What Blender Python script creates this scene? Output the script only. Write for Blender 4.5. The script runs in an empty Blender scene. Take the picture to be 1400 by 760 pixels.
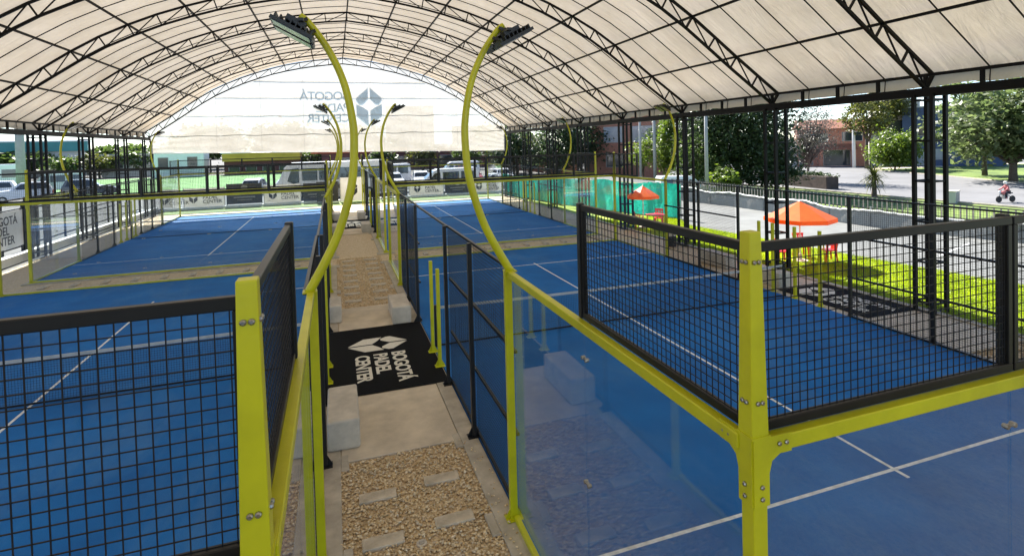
import bpy, bmesh, math, random
import numpy as np
from mathutils import Vector, Matrix, Quaternion

random.seed(7)
rng = np.random.default_rng(11)
SC = bpy.context.scene
COL = SC.collection
R = math.radians
PI = math.pi

# ------------------------------------------------------------------ helpers
class MB:
    """collects shapes for ONE mesh"""
    def __init__(self):
        self.v, self.f = [], []
    def add(self, vs, fs):
        n = len(self.v)
        self.v += [tuple(p) for p in vs]
        self.f += [tuple(i + n for i in q) for q in fs]
        return self
    def box(self, c, s, rot=None):
        x, y, z = s[0] / 2, s[1] / 2, s[2] / 2
        vs = [Vector((a * x, b * y, d * z)) for d in (-1, 1) for b in (-1, 1) for a in (-1, 1)]
        if rot is not None:
            vs = [rot @ p for p in vs]
        c = Vector(c)
        return self.add([p + c for p in vs], [(0, 2, 3, 1), (4, 5, 7, 6), (0, 1, 5, 4), (2, 6, 7, 3), (0, 4, 6, 2), (1, 3, 7, 5)])
    def span(self, a, b):
        return self.box([(a[i] + b[i]) / 2 for i in range(3)], [abs(b[i] - a[i]) for i in range(3)])
    def bar(self, p, q, w, h=None, up=(0, 0, 1), caps=True):
        p, q = Vector(p), Vector(q)
        d = (q - p).normalized(); up = Vector(up)
        s = d.cross(up)
        if s.length < 1e-4: s = d.cross(Vector((0, 1, 0)))
        s.normalize(); u = s.cross(d)
        h = h or w
        vs = [e + s * (a * w / 2) + u * (b * h / 2) for e in (p, q) for a, b in ((-1, -1), (1, -1), (1, 1), (-1, 1))]
        fs = [(0, 1, 5, 4), (1, 2, 6, 5), (2, 3, 7, 6), (3, 0, 4, 7)]
        if caps: fs += [(3, 2, 1, 0), (4, 5, 6, 7)]
        return self.add(vs, fs)
    def tube(self, pts, rad, n=10, caps=True):
        pts = [Vector(p) for p in pts]
        if not hasattr(rad, '__len__'): rad = [rad] * len(pts)
        vs, fs = [], []
        ref = None
        for i, p in enumerate(pts):
            d = (pts[min(i + 1, len(pts) - 1)] - pts[max(i - 1, 0)]).normalized()
            if ref is None:
                ref = d.orthogonal().normalized()
            ref = (ref - d * ref.dot(d)).normalized()
            b = d.cross(ref)
            for k in range(n):
                a = 2 * PI * k / n
                vs.append(p + (ref * math.cos(a) + b * math.sin(a)) * rad[i])
        for i in range(len(pts) - 1):
            for k in range(n):
                fs.append((i * n + k, i * n + (k + 1) % n, (i + 1) * n + (k + 1) % n, (i + 1) * n + k))
        if caps:
            fs.append(tuple(range(n - 1, -1, -1)))
            fs.append(tuple((len(pts) - 1) * n + k for k in range(n)))
        return self.add(vs, fs)
    def lathe(self, prof, c=(0, 0, 0), n=16, axis='z'):
        vs, fs = [], []
        for r, z in prof:
            for k in range(n):
                a = 2 * PI * k / n
                x, y = r * math.cos(a), r * math.sin(a)
                p = (x, y, z) if axis == 'z' else ((z, x, y) if axis == 'x' else (x, z, y))
                vs.append((p[0] + c[0], p[1] + c[1], p[2] + c[2]))
        for i in range(len(prof) - 1):
            for k in range(n):
                fs.append((i * n + k, i * n + (k + 1) % n, (i + 1) * n + (k + 1) % n, (i + 1) * n + k))
        fs.append(tuple(range(n - 1, -1, -1)))
        fs.append(tuple((len(prof) - 1) * n + k for k in range(n)))
        return self.add(vs, fs)
    def prism(self, poly, M, depth):
        """poly in xy of M, extruded along M's z by depth"""
        n = len(poly)
        vs = [M @ Vector((p[0], p[1], 0)) for p in poly] + [M @ Vector((p[0], p[1], depth)) for p in poly]
        fs = [tuple(range(n - 1, -1, -1)), tuple(range(n, 2 * n))] + [(i, (i + 1) % n, n + (i + 1) % n, n + i) for i in range(n)]
        return self.add(vs, fs)
    def mesh(self, name, m=None, smooth=False, bevel=0, seg=2):
        me = bpy.data.meshes.new(name)
        me.from_pydata(self.v, [], self.f)
        bm = bmesh.new(); bm.from_mesh(me)
        bmesh.ops.recalc_face_normals(bm, faces=bm.faces)
        if bevel:
            bmesh.ops.bevel(bm, geom=[e for e in bm.edges if e.is_manifold and e.calc_face_angle(0) > 0.5], offset=bevel, segments=seg, profile=0.5, affect='EDGES')
        if smooth:
            for f in bm.faces: f.smooth = True
        bm.to_mesh(me); bm.free()
        if m: me.materials.append(m)
        return me
    def build(self, name, m, parent=None, loc=None, smooth=False, bevel=0, seg=2):
        return link(name, self.mesh(name, m, smooth, bevel, seg), parent, loc)

def link(name, me, parent=None, loc=None, rotz=0):
    o = bpy.data.objects.new(name, me)
    COL.objects.link(o)
    if parent: o.parent = parent
    if loc is not None: o.location = loc
    if rotz: o.rotation_euler = (0, 0, rotz)
    return o

def tag(o, label=None, cat=None, group=None, kind=None):
    if label: o['label'] = label
    if cat: o['category'] = cat
    if group: o['group'] = group
    if kind: o['kind'] = kind
    return o

def thing(name, label, cat, loc=(0, 0, 0), rotz=0, group=None):
    o = bpy.data.objects.new(name, None)
    o.empty_display_size = 0.2
    COL.objects.link(o)
    o.location = loc
    o.rotation_euler = (0, 0, rotz)
    return tag(o, label, cat, group)

def copy_tree(o, parent=None):
    c = o.copy(); COL.objects.link(c)
    if parent: c.parent = parent
    for ch in list(o.children): copy_tree(ch, c)
    return c

def struct(o, label=None, cat=None):
    return tag(o, label, cat, None, 'structure')

def npmesh(name, verts, faces_q, m):
    """fast mesh of quads from arrays"""
    me = bpy.data.meshes.new(name)
    nv, nf = len(verts), len(faces_q); k = faces_q.shape[1]
    me.vertices.add(nv); me.vertices.foreach_set('co', np.asarray(verts, np.float32).ravel())
    me.loops.add(nf * k); me.loops.foreach_set('vertex_index', np.asarray(faces_q, np.int32).ravel())
    me.polygons.add(nf)
    me.polygons.foreach_set('loop_start', np.arange(0, nf * k, k, dtype=np.int32))
    me.polygons.foreach_set('loop_total', np.full(nf, k, np.int32))
    me.update(calc_edges=True); me.validate()
    if m: me.materials.append(m)
    return me

# ------------------------------------------------------------------ materials
def newmat(name):
    m = bpy.data.materials.new(name); m.use_nodes = True
    nt = m.node_tree; nt.nodes.clear()
    out = nt.nodes.new('ShaderNodeOutputMaterial')
    return m, nt, out
def N(nt, t, **kw):
    n = nt.nodes.new(t)
    for k, v in kw.items():
        if k in n.inputs.keys(): n.inputs[k].default_value = v
        else: setattr(n, k, v)
    return n
def L(nt, a, b): nt.links.new(a, b)

def noise_color(nt, c1, c2, scale, detail=4, rough=.6, lo=.3, hi=.7, coord='Object'):
    tc = N(nt, 'ShaderNodeTexCoord')
    nz = N(nt, 'ShaderNodeTexNoise', Scale=scale, Detail=detail, Roughness=rough)
    L(nt, tc.outputs[coord], nz.inputs['Vector'])
    rp = N(nt, 'ShaderNodeValToRGB')
    rp.color_ramp.elements[0].position = lo; rp.color_ramp.elements[0].color = (*c1, 1)
    rp.color_ramp.elements[1].position = hi; rp.color_ramp.elements[1].color = (*c2, 1)
    L(nt, nz.outputs['Fac'], rp.inputs['Fac'])
    return rp.outputs['Color'], tc

def pmat(name, c, rough=.5, metal=0, var=.12, scale=6, bump=0, bscale=60, spec=.5, coord='Object', c2=None):
    m, nt, out = newmat(name)
    b = N(nt, 'ShaderNodeBsdfPrincipled', Roughness=rough, Metallic=metal)
    b.inputs['Specular IOR Level'].default_value = spec
    lo = tuple(x * (1 - var) for x in c); hi = c2 or tuple(min(1, x * (1 + var)) for x in c)
    col, tc = noise_color(nt, lo, hi, scale, coord=coord)
    L(nt, col, b.inputs['Base Color'])
    if bump:
        nz = N(nt, 'ShaderNodeTexNoise', Scale=bscale, Detail=3)
        L(nt, tc.outputs[coord], nz.inputs['Vector'])
        bp = N(nt, 'ShaderNodeBump', Strength=bump, Distance=.01)
        L(nt, nz.outputs['Fac'], bp.inputs['Height']); L(nt, bp.outputs['Normal'], b.inputs['Normal'])
    L(nt, b.outputs[0], out.inputs['Surface'])
    return m

def leafmat(name, c1, c2, scale=3, trans=.45):
    m, nt, out = newmat(name)
    col, tc = noise_color(nt, c1, c2, scale, detail=6, rough=.8, lo=.35, hi=.65)
    d = N(nt, 'ShaderNodeBsdfPrincipled', Roughness=.45)
    d.inputs['Specular IOR Level'].default_value = .4
    t = N(nt, 'ShaderNodeBsdfTranslucent')
    mx = N(nt, 'ShaderNodeMixShader', Fac=trans)
    L(nt, col, d.inputs['Base Color'])
    hs = N(nt, 'ShaderNodeHueSaturation', Saturation=1.15, Value=1.5)
    L(nt, col, hs.inputs['Color']); L(nt, hs.outputs[0], t.inputs['Color'])
    L(nt, d.outputs[0], mx.inputs[1]); L(nt, t.outputs[0], mx.inputs[2]); L(nt, mx.outputs[0], out.inputs['Surface'])
    return m

def glassmat(name, tint=(.95, .968, .972), dust=.03, refl=1.0):
    m, nt, out = newmat(name)
    lw = N(nt, 'ShaderNodeLayerWeight', Blend=.5)
    p5 = N(nt, 'ShaderNodeMath', operation='POWER'); p5.inputs[1].default_value = 5
    L(nt, lw.outputs['Facing'], p5.inputs[0])
    ma = N(nt, 'ShaderNodeMath', operation='MULTIPLY_ADD'); ma.inputs[1].default_value = .96 * refl; ma.inputs[2].default_value = .032 * refl
    L(nt, p5.outputs[0], ma.inputs[0])
    tr = N(nt, 'ShaderNodeBsdfTransparent', Color=(*tint, 1))
    gl = N(nt, 'ShaderNodeBsdfGlossy', Roughness=.01, Color=(1, 1, 1, 1))
    df = N(nt, 'ShaderNodeBsdfDiffuse', Color=(.75, .77, .8, 1))
    m1 = N(nt, 'ShaderNodeMixShader', Fac=dust)
    L(nt, tr.outputs[0], m1.inputs[1]); L(nt, df.outputs[0], m1.inputs[2])
    # faint uneven dust film
    tc = N(nt, 'ShaderNodeTexCoord'); nz = N(nt, 'ShaderNodeTexNoise', Scale=1.7, Detail=5)
    L(nt, tc.outputs['Object'], nz.inputs['Vector'])
    mm = N(nt, 'ShaderNodeMath', operation='MULTIPLY'); mm.inputs[1].default_value = dust * 2
    L(nt, nz.outputs['Fac'], mm.inputs[0]); L(nt, mm.outputs[0], m1.inputs[0])
    mx = N(nt, 'ShaderNodeMixShader')
    L(nt, ma.outputs[0], mx.inputs[0]); L(nt, m1.outputs[0], mx.inputs[1]); L(nt, gl.outputs[0], mx.inputs[2])
    L(nt, mx.outputs[0], out.inputs['Surface'])
    return m

def turfmat(name, c1, c2):
    m, nt, out = newmat(name)
    tc = N(nt, 'ShaderNodeTexCoord')
    a = N(nt, 'ShaderNodeTexNoise', Scale=.55, Detail=5, Roughness=.6)
    f = N(nt, 'ShaderNodeTexNoise', Scale=90, Detail=2, Roughness=.7)
    L(nt, tc.outputs['Object'], a.inputs['Vector']); L(nt, tc.outputs['Object'], f.inputs['Vector'])
    ad = N(nt, 'ShaderNodeMath', operation='MULTIPLY_ADD'); ad.inputs[1].default_value = .55
    L(nt, f.outputs['Fac'], ad.inputs[0]); 
    m2 = N(nt, 'ShaderNodeMath', operation='MULTIPLY'); m2.inputs[1].default_value = .45
    L(nt, a.outputs['Fac'], m2.inputs[0]); L(nt, m2.outputs[0], ad.inputs[2])
    rp = N(nt, 'ShaderNodeValToRGB')
    rp.color_ramp.elements[0].position = .34; rp.color_ramp.elements[0].color = (*c1, 1)
    rp.color_ramp.elements[1].position = .68; rp.color_ramp.elements[1].color = (*c2, 1)
    L(nt, ad.outputs[0], rp.inputs['Fac'])
    b = N(nt, 'ShaderNodeBsdfPrincipled', Roughness=.8)
    b.inputs['Specular IOR Level'].default_value = .25
    mp = N(nt, 'ShaderNodeMapping'); mp.inputs['Scale'].default_value = (.9, .28, 1)
    L(nt, tc.outputs['Object'], mp.inputs['Vector'])
    sd = N(nt, 'ShaderNodeTexNoise', Scale=1.1, Detail=7, Roughness=.68, Distortion=.6); L(nt, mp.outputs[0], sd.inputs['Vector'])
    sr = N(nt, 'ShaderNodeMapRange'); sr.inputs['From Min'].default_value = .50; sr.inputs['From Max'].default_value = .78; sr.inputs['To Max'].default_value = .34
    L(nt, sd.outputs['Fac'], sr.inputs['Value'])
    mxs = N(nt, 'ShaderNodeMix', data_type='RGBA'); mxs.inputs['B'].default_value = (.13, .24, .36, 1)
    L(nt, sr.outputs['Result'], mxs.inputs['Factor']); L(nt, rp.outputs['Color'], mxs.inputs['A'])
    L(nt, mxs.outputs['Result'], b.inputs['Base Color'])
    bp = N(nt, 'ShaderNodeBump', Strength=.5, Distance=.006)
    L(nt, f.outputs['Fac'], bp.inputs['Height']); L(nt, bp.outputs['Normal'], b.inputs['Normal'])
    L(nt, b.outputs[0], out.inputs['Surface'])
    return m

def gravelmat(name, cols, scale=38):
    m, nt, out = newmat(name)
    tc = N(nt, 'ShaderNodeTexCoord')
    vo = N(nt, 'ShaderNodeTexVoronoi', Scale=scale)
    L(nt, tc.outputs['Object'], vo.inputs['Vector'])
    rp = N(nt, 'ShaderNodeValToRGB')
    els = rp.color_ramp.elements
    els[0].color = (*cols[0], 1); els[1].color = (*cols[-1], 1)
    for i, c in enumerate(cols[1:-1]):
        e = els.new((i + 1) / (len(cols) - 1)); e.color = (*c, 1)
    sp = N(nt, 'ShaderNodeSeparateColor'); L(nt, vo.outputs['Color'], sp.inputs[0]); L(nt, sp.outputs[0], rp.inputs['Fac'])
    b = N(nt, 'ShaderNodeBsdfPrincipled', Roughness=.8)
    L(nt, rp.outputs['Color'], b.inputs['Base Color'])
    bp = N(nt, 'ShaderNodeBump', Strength=.9, Distance=.02, invert=True)
    L(nt, vo.outputs['Distance'], bp.inputs['Height']); L(nt, bp.outputs['Normal'], b.inputs['Normal'])
    L(nt, b.outputs[0], out.inputs['Surface'])
    return m

def fabricmat(name, c, trans, transp=0.0, wr=.35, wscale=(.5, 3.0, .5)):
    m, nt, out = newmat(name)
    tc = N(nt, 'ShaderNodeTexCoord'); mp = N(nt, 'ShaderNodeMapping')
    mp.inputs['Scale'].default_value = wscale
    L(nt, tc.outputs['Object'], mp.inputs['Vector'])
    nz = N(nt, 'ShaderNodeTexNoise', Scale=1.6, Detail=6, Roughness=.62, Distortion=.8)
    L(nt, mp.outputs[0], nz.inputs['Vector'])
    st = N(nt, 'ShaderNodeTexNoise', Scale=.35, Detail=5, Roughness=.7)
    L(nt, tc.outputs['Object'], st.inputs['Vector'])
    rp = N(nt, 'ShaderNodeValToRGB')
    rp.color_ramp.elements[0].position = .36; rp.color_ramp.elements[0].color = (*[x * k_ for x, k_ in zip(c, (.80, .78, .74))], 1)
    rp.color_ramp.elements[1].position = .58; rp.color_ramp.elements[1].color = (*c, 1)
    s2 = N(nt, 'ShaderNodeTexNoise', Scale=.11, Detail=8, Roughness=.75, Distortion=1.2)
    L(nt, tc.outputs['Object'], s2.inputs['Vector'])
    av = N(nt, 'ShaderNodeMath', operation='MULTIPLY_ADD'); av.inputs[1].default_value = .55
    hv = N(nt, 'ShaderNodeMath', operation='MULTIPLY'); hv.inputs[1].default_value = .45
    L(nt, s2.outputs['Fac'], hv.inputs[0]); L(nt, st.outputs['Fac'], av.inputs[0]); L(nt, hv.outputs[0], av.inputs[2])
    L(nt, av.outputs[0], rp.inputs['Fac'])
    bp = N(nt, 'ShaderNodeBump', Strength=wr, Distance=.12)
    L(nt, nz.outputs['Fac'], bp.inputs['Height'])
    d = N(nt, 'ShaderNodeBsdfDiffuse'); t = N(nt, 'ShaderNodeBsdfTranslucent')
    for s in (d, t):
        L(nt, rp.outputs['Color'], s.inputs['Color']); L(nt, bp.outputs['Normal'], s.inputs['Normal'])
    mx = N(nt, 'ShaderNodeMixShader', Fac=trans)
    L(nt, d.outputs[0], mx.inputs[1]); L(nt, t.outputs[0], mx.inputs[2])
    last = mx
    if transp:
        tr = N(nt, 'ShaderNodeBsdfTransparent', Color=(.74, .88, 1, 1))
        m2 = N(nt, 'ShaderNodeMixShader', Fac=transp)
        L(nt, mx.outputs[0], m2.inputs[1]); L(nt, tr.outputs[0], m2.inputs[2]); last = m2
    L(nt, last.outputs[0], out.inputs['Surface'])
    return m

M = {}
M['lime'] = pmat('lime_paint', (.52, .505, .006), .36, 0, .16, 2.2, .12, 25)
M['black'] = pmat('black_paint', (.008, .008, .009), .42, 0, .25, 5)
M['frame'] = pmat('mesh_frame_paint', (.009, .0085, .008), .36, 0, .25, 4, spec=.3)
M['wire'] = pmat('black_wire', (.008, .008, .010), .55, 0, .2, 8, spec=.3)
M['steel'] = pmat('stainless', (.33, .32, .30), .32, 1, .3, 30)
M['truss'] = pmat('truss_paint', (.005, .005, .005), .55, 0, .25, 3, spec=.18)
M['turf'] = turfmat('blue_turf', (.002, .074, .265), (.005, .168, .51))
M['line'] = pmat('white_line', (.66, .67, .67), .7, 0, .25, 9)
M['gravel_base'] = gravelmat('gravel_bed', [(.46, .33, .18), (.60, .46, .27), (.70, .56, .37), (.52, .38, .22)], 30)
M['conc'] = pmat('concrete', (.58, .49, .365), .85, 0, .18, 2.2, .25, 50)
M['conc_lt'] = pmat('concrete_block', (.55, .49, .40), .8, 0, .2, 3.5, .3, 30)
M['kerb'] = pmat('kerb_concrete', (.44, .385, .30), .85, 0, .25, 3, .3, 40)
M['slab'] = pmat('slab_concrete', (.52, .44, .325), .85, 0, .28, 4, .4, 50)
M['mat'] = pmat('black_mat', (.0045, .0045, .005), .95, 0, .3, 40, .5, 200, spec=.15)
M['cream'] = pmat('cream_print', (.66, .62, .52), .8, 0, .1, 30)
M['roof'] = fabricmat('tent_fabric', (.80, .69, .55), .225, wr=.34, wscale=(.35, 1.7, .35))
M['curtain'] = fabricmat('curtain_fabric', (.50, .475, .43), .44, .11, .7, (1.0, 1, .5))
M['print'] = fabricmat('curtain_print', (.42, .48, .54), .42, .50, .3)
M['glass'] = glassmat('court_glass', dust=.006)
M['asphalt'] = pmat('asphalt', (.105, .105, .10), .9, 0, .2, .25, .2, 30)
M['road'] = pmat('road_asphalt', (.15, .15, .155), .9, 0, .18, .2, .2, 20)
M['pave'] = pmat('grey_paving', (.155, .16, .152), .85, 0, .22, .5, .15, 15)
M['grass'] = pmat('grass_soil', (.20, .28, .015), .9, 0, .3, 1.3, .6, 90, c2=(.36, .44, .025))
M['blade'] = leafmat('grass_blade', (.16, .24, .02), (.46, .55, .04), .9, .4)
M['pitch'] = pmat('green_pitch', (.09, .26, .05), .9, 0, .25, .4, .4, 20)
M['lawn'] = pmat('lawn', (.10, .17, .03), .9, 0, .35, .35, .6, 40, c2=(.17, .24, .04))
M['white'] = pmat('white_paint', (.78, .78, .76), .45, 0, .06, 3)
M['carwhite'] = pmat('car_white', (.75, .76, .77), .25, 0, .03, 2, spec=.7)
M['cargrey'] = pmat('car_grey', (.10, .11, .12), .25, .3, .08, 2, spec=.7)
M['carglass'] = pmat('car_glass', (.015, .02, .022), .06, 0, .2, 2, spec=.8)
M['rubber'] = pmat('rubber', (.02, .02, .02), .8, 0, .2, 10)
M['rim'] = pmat('rim', (.4, .4, .4), .35, .8, .1, 10)
M['lampglass'] = pmat('headlight', (.6, .62, .65), .1, 0, .1, 10, spec=.8)
M['redlamp'] = pmat('tail_lamp', (.4, .02, .02), .2, 0, .1, 10)
M['brick'] = None
M['orange'] = leafmat('orange_canvas', (.75, .16, .03), (.85, .22, .05), 1.5, .45)
M['redplastic'] = pmat('red_plastic', (.60, .02, .02), .35, 0, .08, 5)
M['yellowplastic'] = pmat('yellow_plastic', (.70, .48, .03), .35, 0, .08, 5)
M['bark'] = pmat('bark', (.10, .075, .055), .9, 0, .35, 5, .7, 25)
M['polegrey'] = pmat('pole_concrete', (.34, .34, .33), .85, 0, .12, 3)
M['bannerwhite'] = fabricmat('banner_vinyl', (.80, .78, .74), .42, 0, .3)
M['netband'] = pmat('net_band', (.42, .43, .43), .7, 0, .2, 4)
M['led'] = pmat('lamp_lens', (.11, .115, .115), .15, 0, .3, 30, spec=.6)
M['bannerdark'] = pmat('dark_banner', (.05, .045, .042), .6, 0, .2, 2)
M['bannertan'] = pmat('faint_print', (.33, .30, .26), .7, 0, .2, 8)
M['ink'] = pmat('dark_ink', (.035, .035, .045), .6, 0, .2, 10)
M['skin'] = pmat('skin', (.35, .2, .14), .6)
M['cloth_red'] = pmat('red_jacket', (.50, .16, .16), .8)
M['cloth_dark'] = pmat('dark_trousers', (.02, .022, .03), .85)
M['shade'] = fabricmat('grey_shade_net', (.24, .24, .23), .35, .12, .6)
M['netgreen'] = fabricmat('green_debris_net', (.02, .56, .40), .5, .03, .9, (1, 1, 1))
M['darkbrick'] = pmat('dark_brick', (.06, .045, .038), .9, 0, .3, 3, .4, 8)
M['bluewall'] = pmat('blue_wall', (.06, .09, .17), .8, 0, .15, .5)
M['tile'] = pmat('roof_tile', (.25, .10, .06), .8, 0, .3, 4, .5, 12)
M['greywall'] = pmat('pale_wall', (.48, .47, .44), .85, 0, .12, .4)
M['beigewall'] = pmat('beige_wall', (.62, .52, .40), .85, 0, .12, .3)
M['yellowwall'] = pmat('ochre_wall', (.55, .33, .05), .8, 0, .15, .5)
M['maroon'] = pmat('maroon_wall', (.16, .05, .05), .8, 0, .2, .6)
M['tealroof'] = pmat('teal_roof', (.04, .20, .20), .6, 0, .15, .4)
M['redroof'] = pmat('orange_red_awning', (.45, .07, .03), .7, 0, .15, 1)
M['window'] = pmat('window_glass', (.03, .04, .05), .08, 0, .3, .5, spec=.8)
M['windowlt'] = pmat('window_sky_glass', (.22, .27, .33), .1, 0, .2, .5, spec=.9)

def brickmat():
    m, nt, out = newmat('red_brick')
    tc = N(nt, 'ShaderNodeTexCoord'); mp = N(nt, 'ShaderNodeMapping')
    mp.inputs['Rotation'].default_value = (R(90), 0, 0)
    L(nt, tc.outputs['Object'], mp.inputs['Vector'])
    b = N(nt, 'ShaderNodeTexBrick', Scale=2.2)
    b.inputs['Color1'].default_value = (.42, .15, .09, 1); b.inputs['Color2'].default_value = (.52, .21, .13, 1)
    b.inputs['Mortar'].default_value = (.33, .25, .2, 1); b.inputs['Mortar Size'].default_value = .015
    L(nt, mp.outputs[0], b.inputs['Vector'])
    p = N(nt, 'ShaderNodeBsdfPrincipled', Roughness=.85)
    L(nt, b.outputs['Color'], p.inputs['Base Color']); L(nt, p.outputs[0], out.inputs['Surface'])
    return m
M['brick'] = brickmat()

# ------------------------------------------------------------------ lettering
def text_mesh(name, body, size, m, mirror=False, fat=0.0, spacing=1.0, depth=.002, align='LEFT'):
    cu = bpy.data.curves.new(name, 'FONT')
    cu.body = body; cu.size = size; cu.offset = fat; cu.extrude = depth; cu.space_character = spacing
    cu.align_x = align
    o = bpy.data.objects.new(name, cu); COL.objects.link(o)
    bpy.context.view_layer.update()
    me = bpy.data.meshes.new_from_object(o.evaluated_get(bpy.context.evaluated_depsgraph_get()))
    bpy.data.objects.remove(o); bpy.data.curves.remove(cu)
    me.name = name; me.materials.clear(); me.materials.append(m)
    if mirror:
        me.transform(Matrix.Scale(-1, 4, (1, 0, 0))); me.flip_normals()
    return me

LOGO = [[(-.03, .5), (-.40, .235), (-.40, .16), (-.30, .06), (-.20, .06), (-.03, .20)],
        [(.03, .5), (.03, .20), (.20, .06), (.30, .06), (.40, .16), (.40, .235)],
        [(-.40, .08), (-.40, -.235), (-.03, -.5), (-.03, -.10), (-.20, .0)],
        [(.40, .08), (.20, .0), (.03, -.10), (.03, -.5), (.40, -.235)]]
def logo_mesh(name, h, m, depth=.004, mirror=False):
    b = MB()
    s = -1 if mirror else 1
    for p in LOGO:
        b.prism([(s * x * h * .8, y * h) for x, y in p], Matrix.Identity(4), depth)
    return b.mesh(name, m)

def plane_frame(o, origin, xdir, ydir):
    """orient object so local x,y lie along xdir,ydir"""
    x = Vector(xdir).normalized(); y = Vector(ydir).normalized(); z = x.cross(y)
    mt = Matrix((x, y, z)).transposed().to_4x4(); mt.translation = origin
    o.matrix_local = mt
    return o

XR, XL = 1.965, -.324
Y2 = 21.95

# ------------------------------------------------------------------ terrain, floors
ST = -1.6     # street level beyond the raised site
def hgt(x):
    t = min(1, max(0, (x - 30.8) / 3.2)); return ST * t * t * (3 - 2 * t)
def grid(name, xs, ys, zf, m, thick=0):
    vs = [(x, y, zf(x)) for y in ys for x in xs]
    nx = len(xs)
    fs = [(j * nx + i, j * nx + i + 1, (j + 1) * nx + i + 1, (j + 1) * nx + i) for j in range(len(ys) - 1) for i in range(nx - 1)]
    return MB().add(vs, fs).build(name, m)
gx = [-2500, -600, -150, -60, -20, 0, 20, 30.8, 31.4, 32, 32.6, 33.2, 34, 60, 150, 600, 2500]
struct(grid('ground', gx, [-600, -60, 0, 60, 200, 700, 4000], lambda x: hgt(x) - .12, M['asphalt']))
fl = MB().box((.85, 18.6, -.075), (26.7, 51, .07))
struct(fl.build('gravel_floor', M['gravel_base']))

def sheet(name, x0, x1, y0, y1, z, m, t=.03, bevel=0):
    return MB().span((x0, y0, z - t), (x1, y1, z)).build(name, m, bevel=bevel)

# court floors with painted lines
def court_floor(x0, y0, sgn, label):
    xa, xb = (x0, x0 + 10) if sgn > 0 else (x0 - 10, x0)
    t = MB().span((0, 0, -.05), (10, 20, 0)).build('court_turf', M['turf'], loc=(xa, y0, .008))
    struct(t, label)
    l = MB()
    for ya in (3.025, 16.925): l.span((0.06, ya, .0), (9.94, ya + .05, .0035))
    l.span((4.975, 2.85, .0), (5.025, 3.025, .0035)); l.span((4.975, 3.075, .0), (5.025, 16.925, .0035)); l.span((4.975, 16.975, .0), (5.025, 17.15, .0035))
    l.build('painted_lines', M['line'], t)
court_floor(XR, 0, 1, 'blue turf floor of the near right court')
court_floor(XL, 0, -1, 'blue turf floor of the near left court')
court_floor(XR, Y2, 1, 'blue turf floor of the far right court')
court_floor(XL, Y2, -1, 'blue turf floor of the far left court')

# kerb beams round the courts (one ring per court) -- aisle side and ends
for (x0, sg) in ((XR, 1), (XL, -1)):
    for y0 in (0, Y2):
        k = MB()
        X = lambda u: x0 + sg * u
        k.span((X(-.27), y0 - .22, -.09), (X(-.012), y0 + 20.22, .0))
        k.span((X(10.012), y0 - .22, -.09), (X(10.24), y0 + 20.22, .0))
        k.span((X(-.012), y0 - .22, -.09), (X(10.012), y0 - .012, .0))
        k.span((X(-.012), y0 + 20.012, -.09), (X(10.012), y0 + 20.22, .0))
        for yy in (0, 4, 6, 14, 16, 20):       # thickened pads at the posts
            k.span((X(-.38), y0 + yy - .2, -.09), (X(-.271), y0 + yy + .2, -.004))
        struct(k.build('court_kerb', M['kerb'], bevel=.008, seg=1))

# aisle pads (concrete), both court pairs
for y0 in (0, Y2):
    for a, b in ((6.0, 8.12), (12.0, 14.0)):
        struct(sheet('concrete_pad', XL + .28, XR - .28, y0 + a, y0 + b, -.006, M['conc'], .08, .01))
    struct(sheet('mat_bed', XL + .28, XR - .28, y0 + 8.125, y0 + 11.995, -.012, M['conc'], .08))
for y0 in (0, Y2):
    struct(sheet('concrete_pad', XR + 10.25, 14.0, y0 + 5.4, y0 + 13.9, -.006, M['conc'], .08, .01))
    struct(sheet('concrete_pad', -12.3, XL - 10.25, y0 + 5.4, y0 + 13.9, -.006, M['conc'], .08, .01))

# ------------------------------------------------------------------ pebbles in the near aisle (real stones)
def pebbles(name, x0, x1, y0, y1, n, r0, r1, m, avoid=()):
    ico = bmesh.new(); bmesh.ops.create_icosphere(ico, subdivisions=1, radius=1)
    V0 = np.array([v.co[:] for v in ico.verts]); F0 = np.array([[v.index for v in f.verts] for f in ico.faces]); ico.free()
    P = np.stack([rng.uniform(x0, x1, n), rng.uniform(y0, y1, n)], 1)
    keep = np.ones(n, bool)
    for (a, b, c, d) in avoid:
        keep &= ~((P[:, 0] > a) & (P[:, 0] < b) & (P[:, 1] > c) & (P[:, 1] < d))
    P = P[keep]; n = len(P)
    s = rng.uniform(r0, r1, (n, 1)) * np.array([1, 1, .5]) * rng.uniform(.75, 1.25, (n, 3))
    ang = rng.uniform(0, 2 * PI, n); ca, sa = np.cos(ang), np.sin(ang)
    V = V0[None] * s[:, None, :] * (1 + rng.normal(0, .09, (n, len(V0), 1)))
    tz = rng.normal(0, .35, n)[:, None]
    zz = V[..., 2] + V[..., 0] * tz
    Vx = V[..., 0] * ca[:, None] - V[..., 1] * sa[:, None] + P[:, 0:1]
    Vy = V[..., 0] * sa[:, None] + V[..., 1] * ca[:, None] + P[:, 1:2]
    Vz = zz - .035 + rng.uniform(0, .022, (n, 1))
    verts = np.stack([Vx, Vy, Vz], -1).reshape(-1, 3)
    faces = (F0[None] + (np.arange(n) * len(V0))[:, None, None]).reshape(-1, 3)
    me = npmesh(name, verts, faces, m)
    o = link(name, me)
    return o
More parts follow.
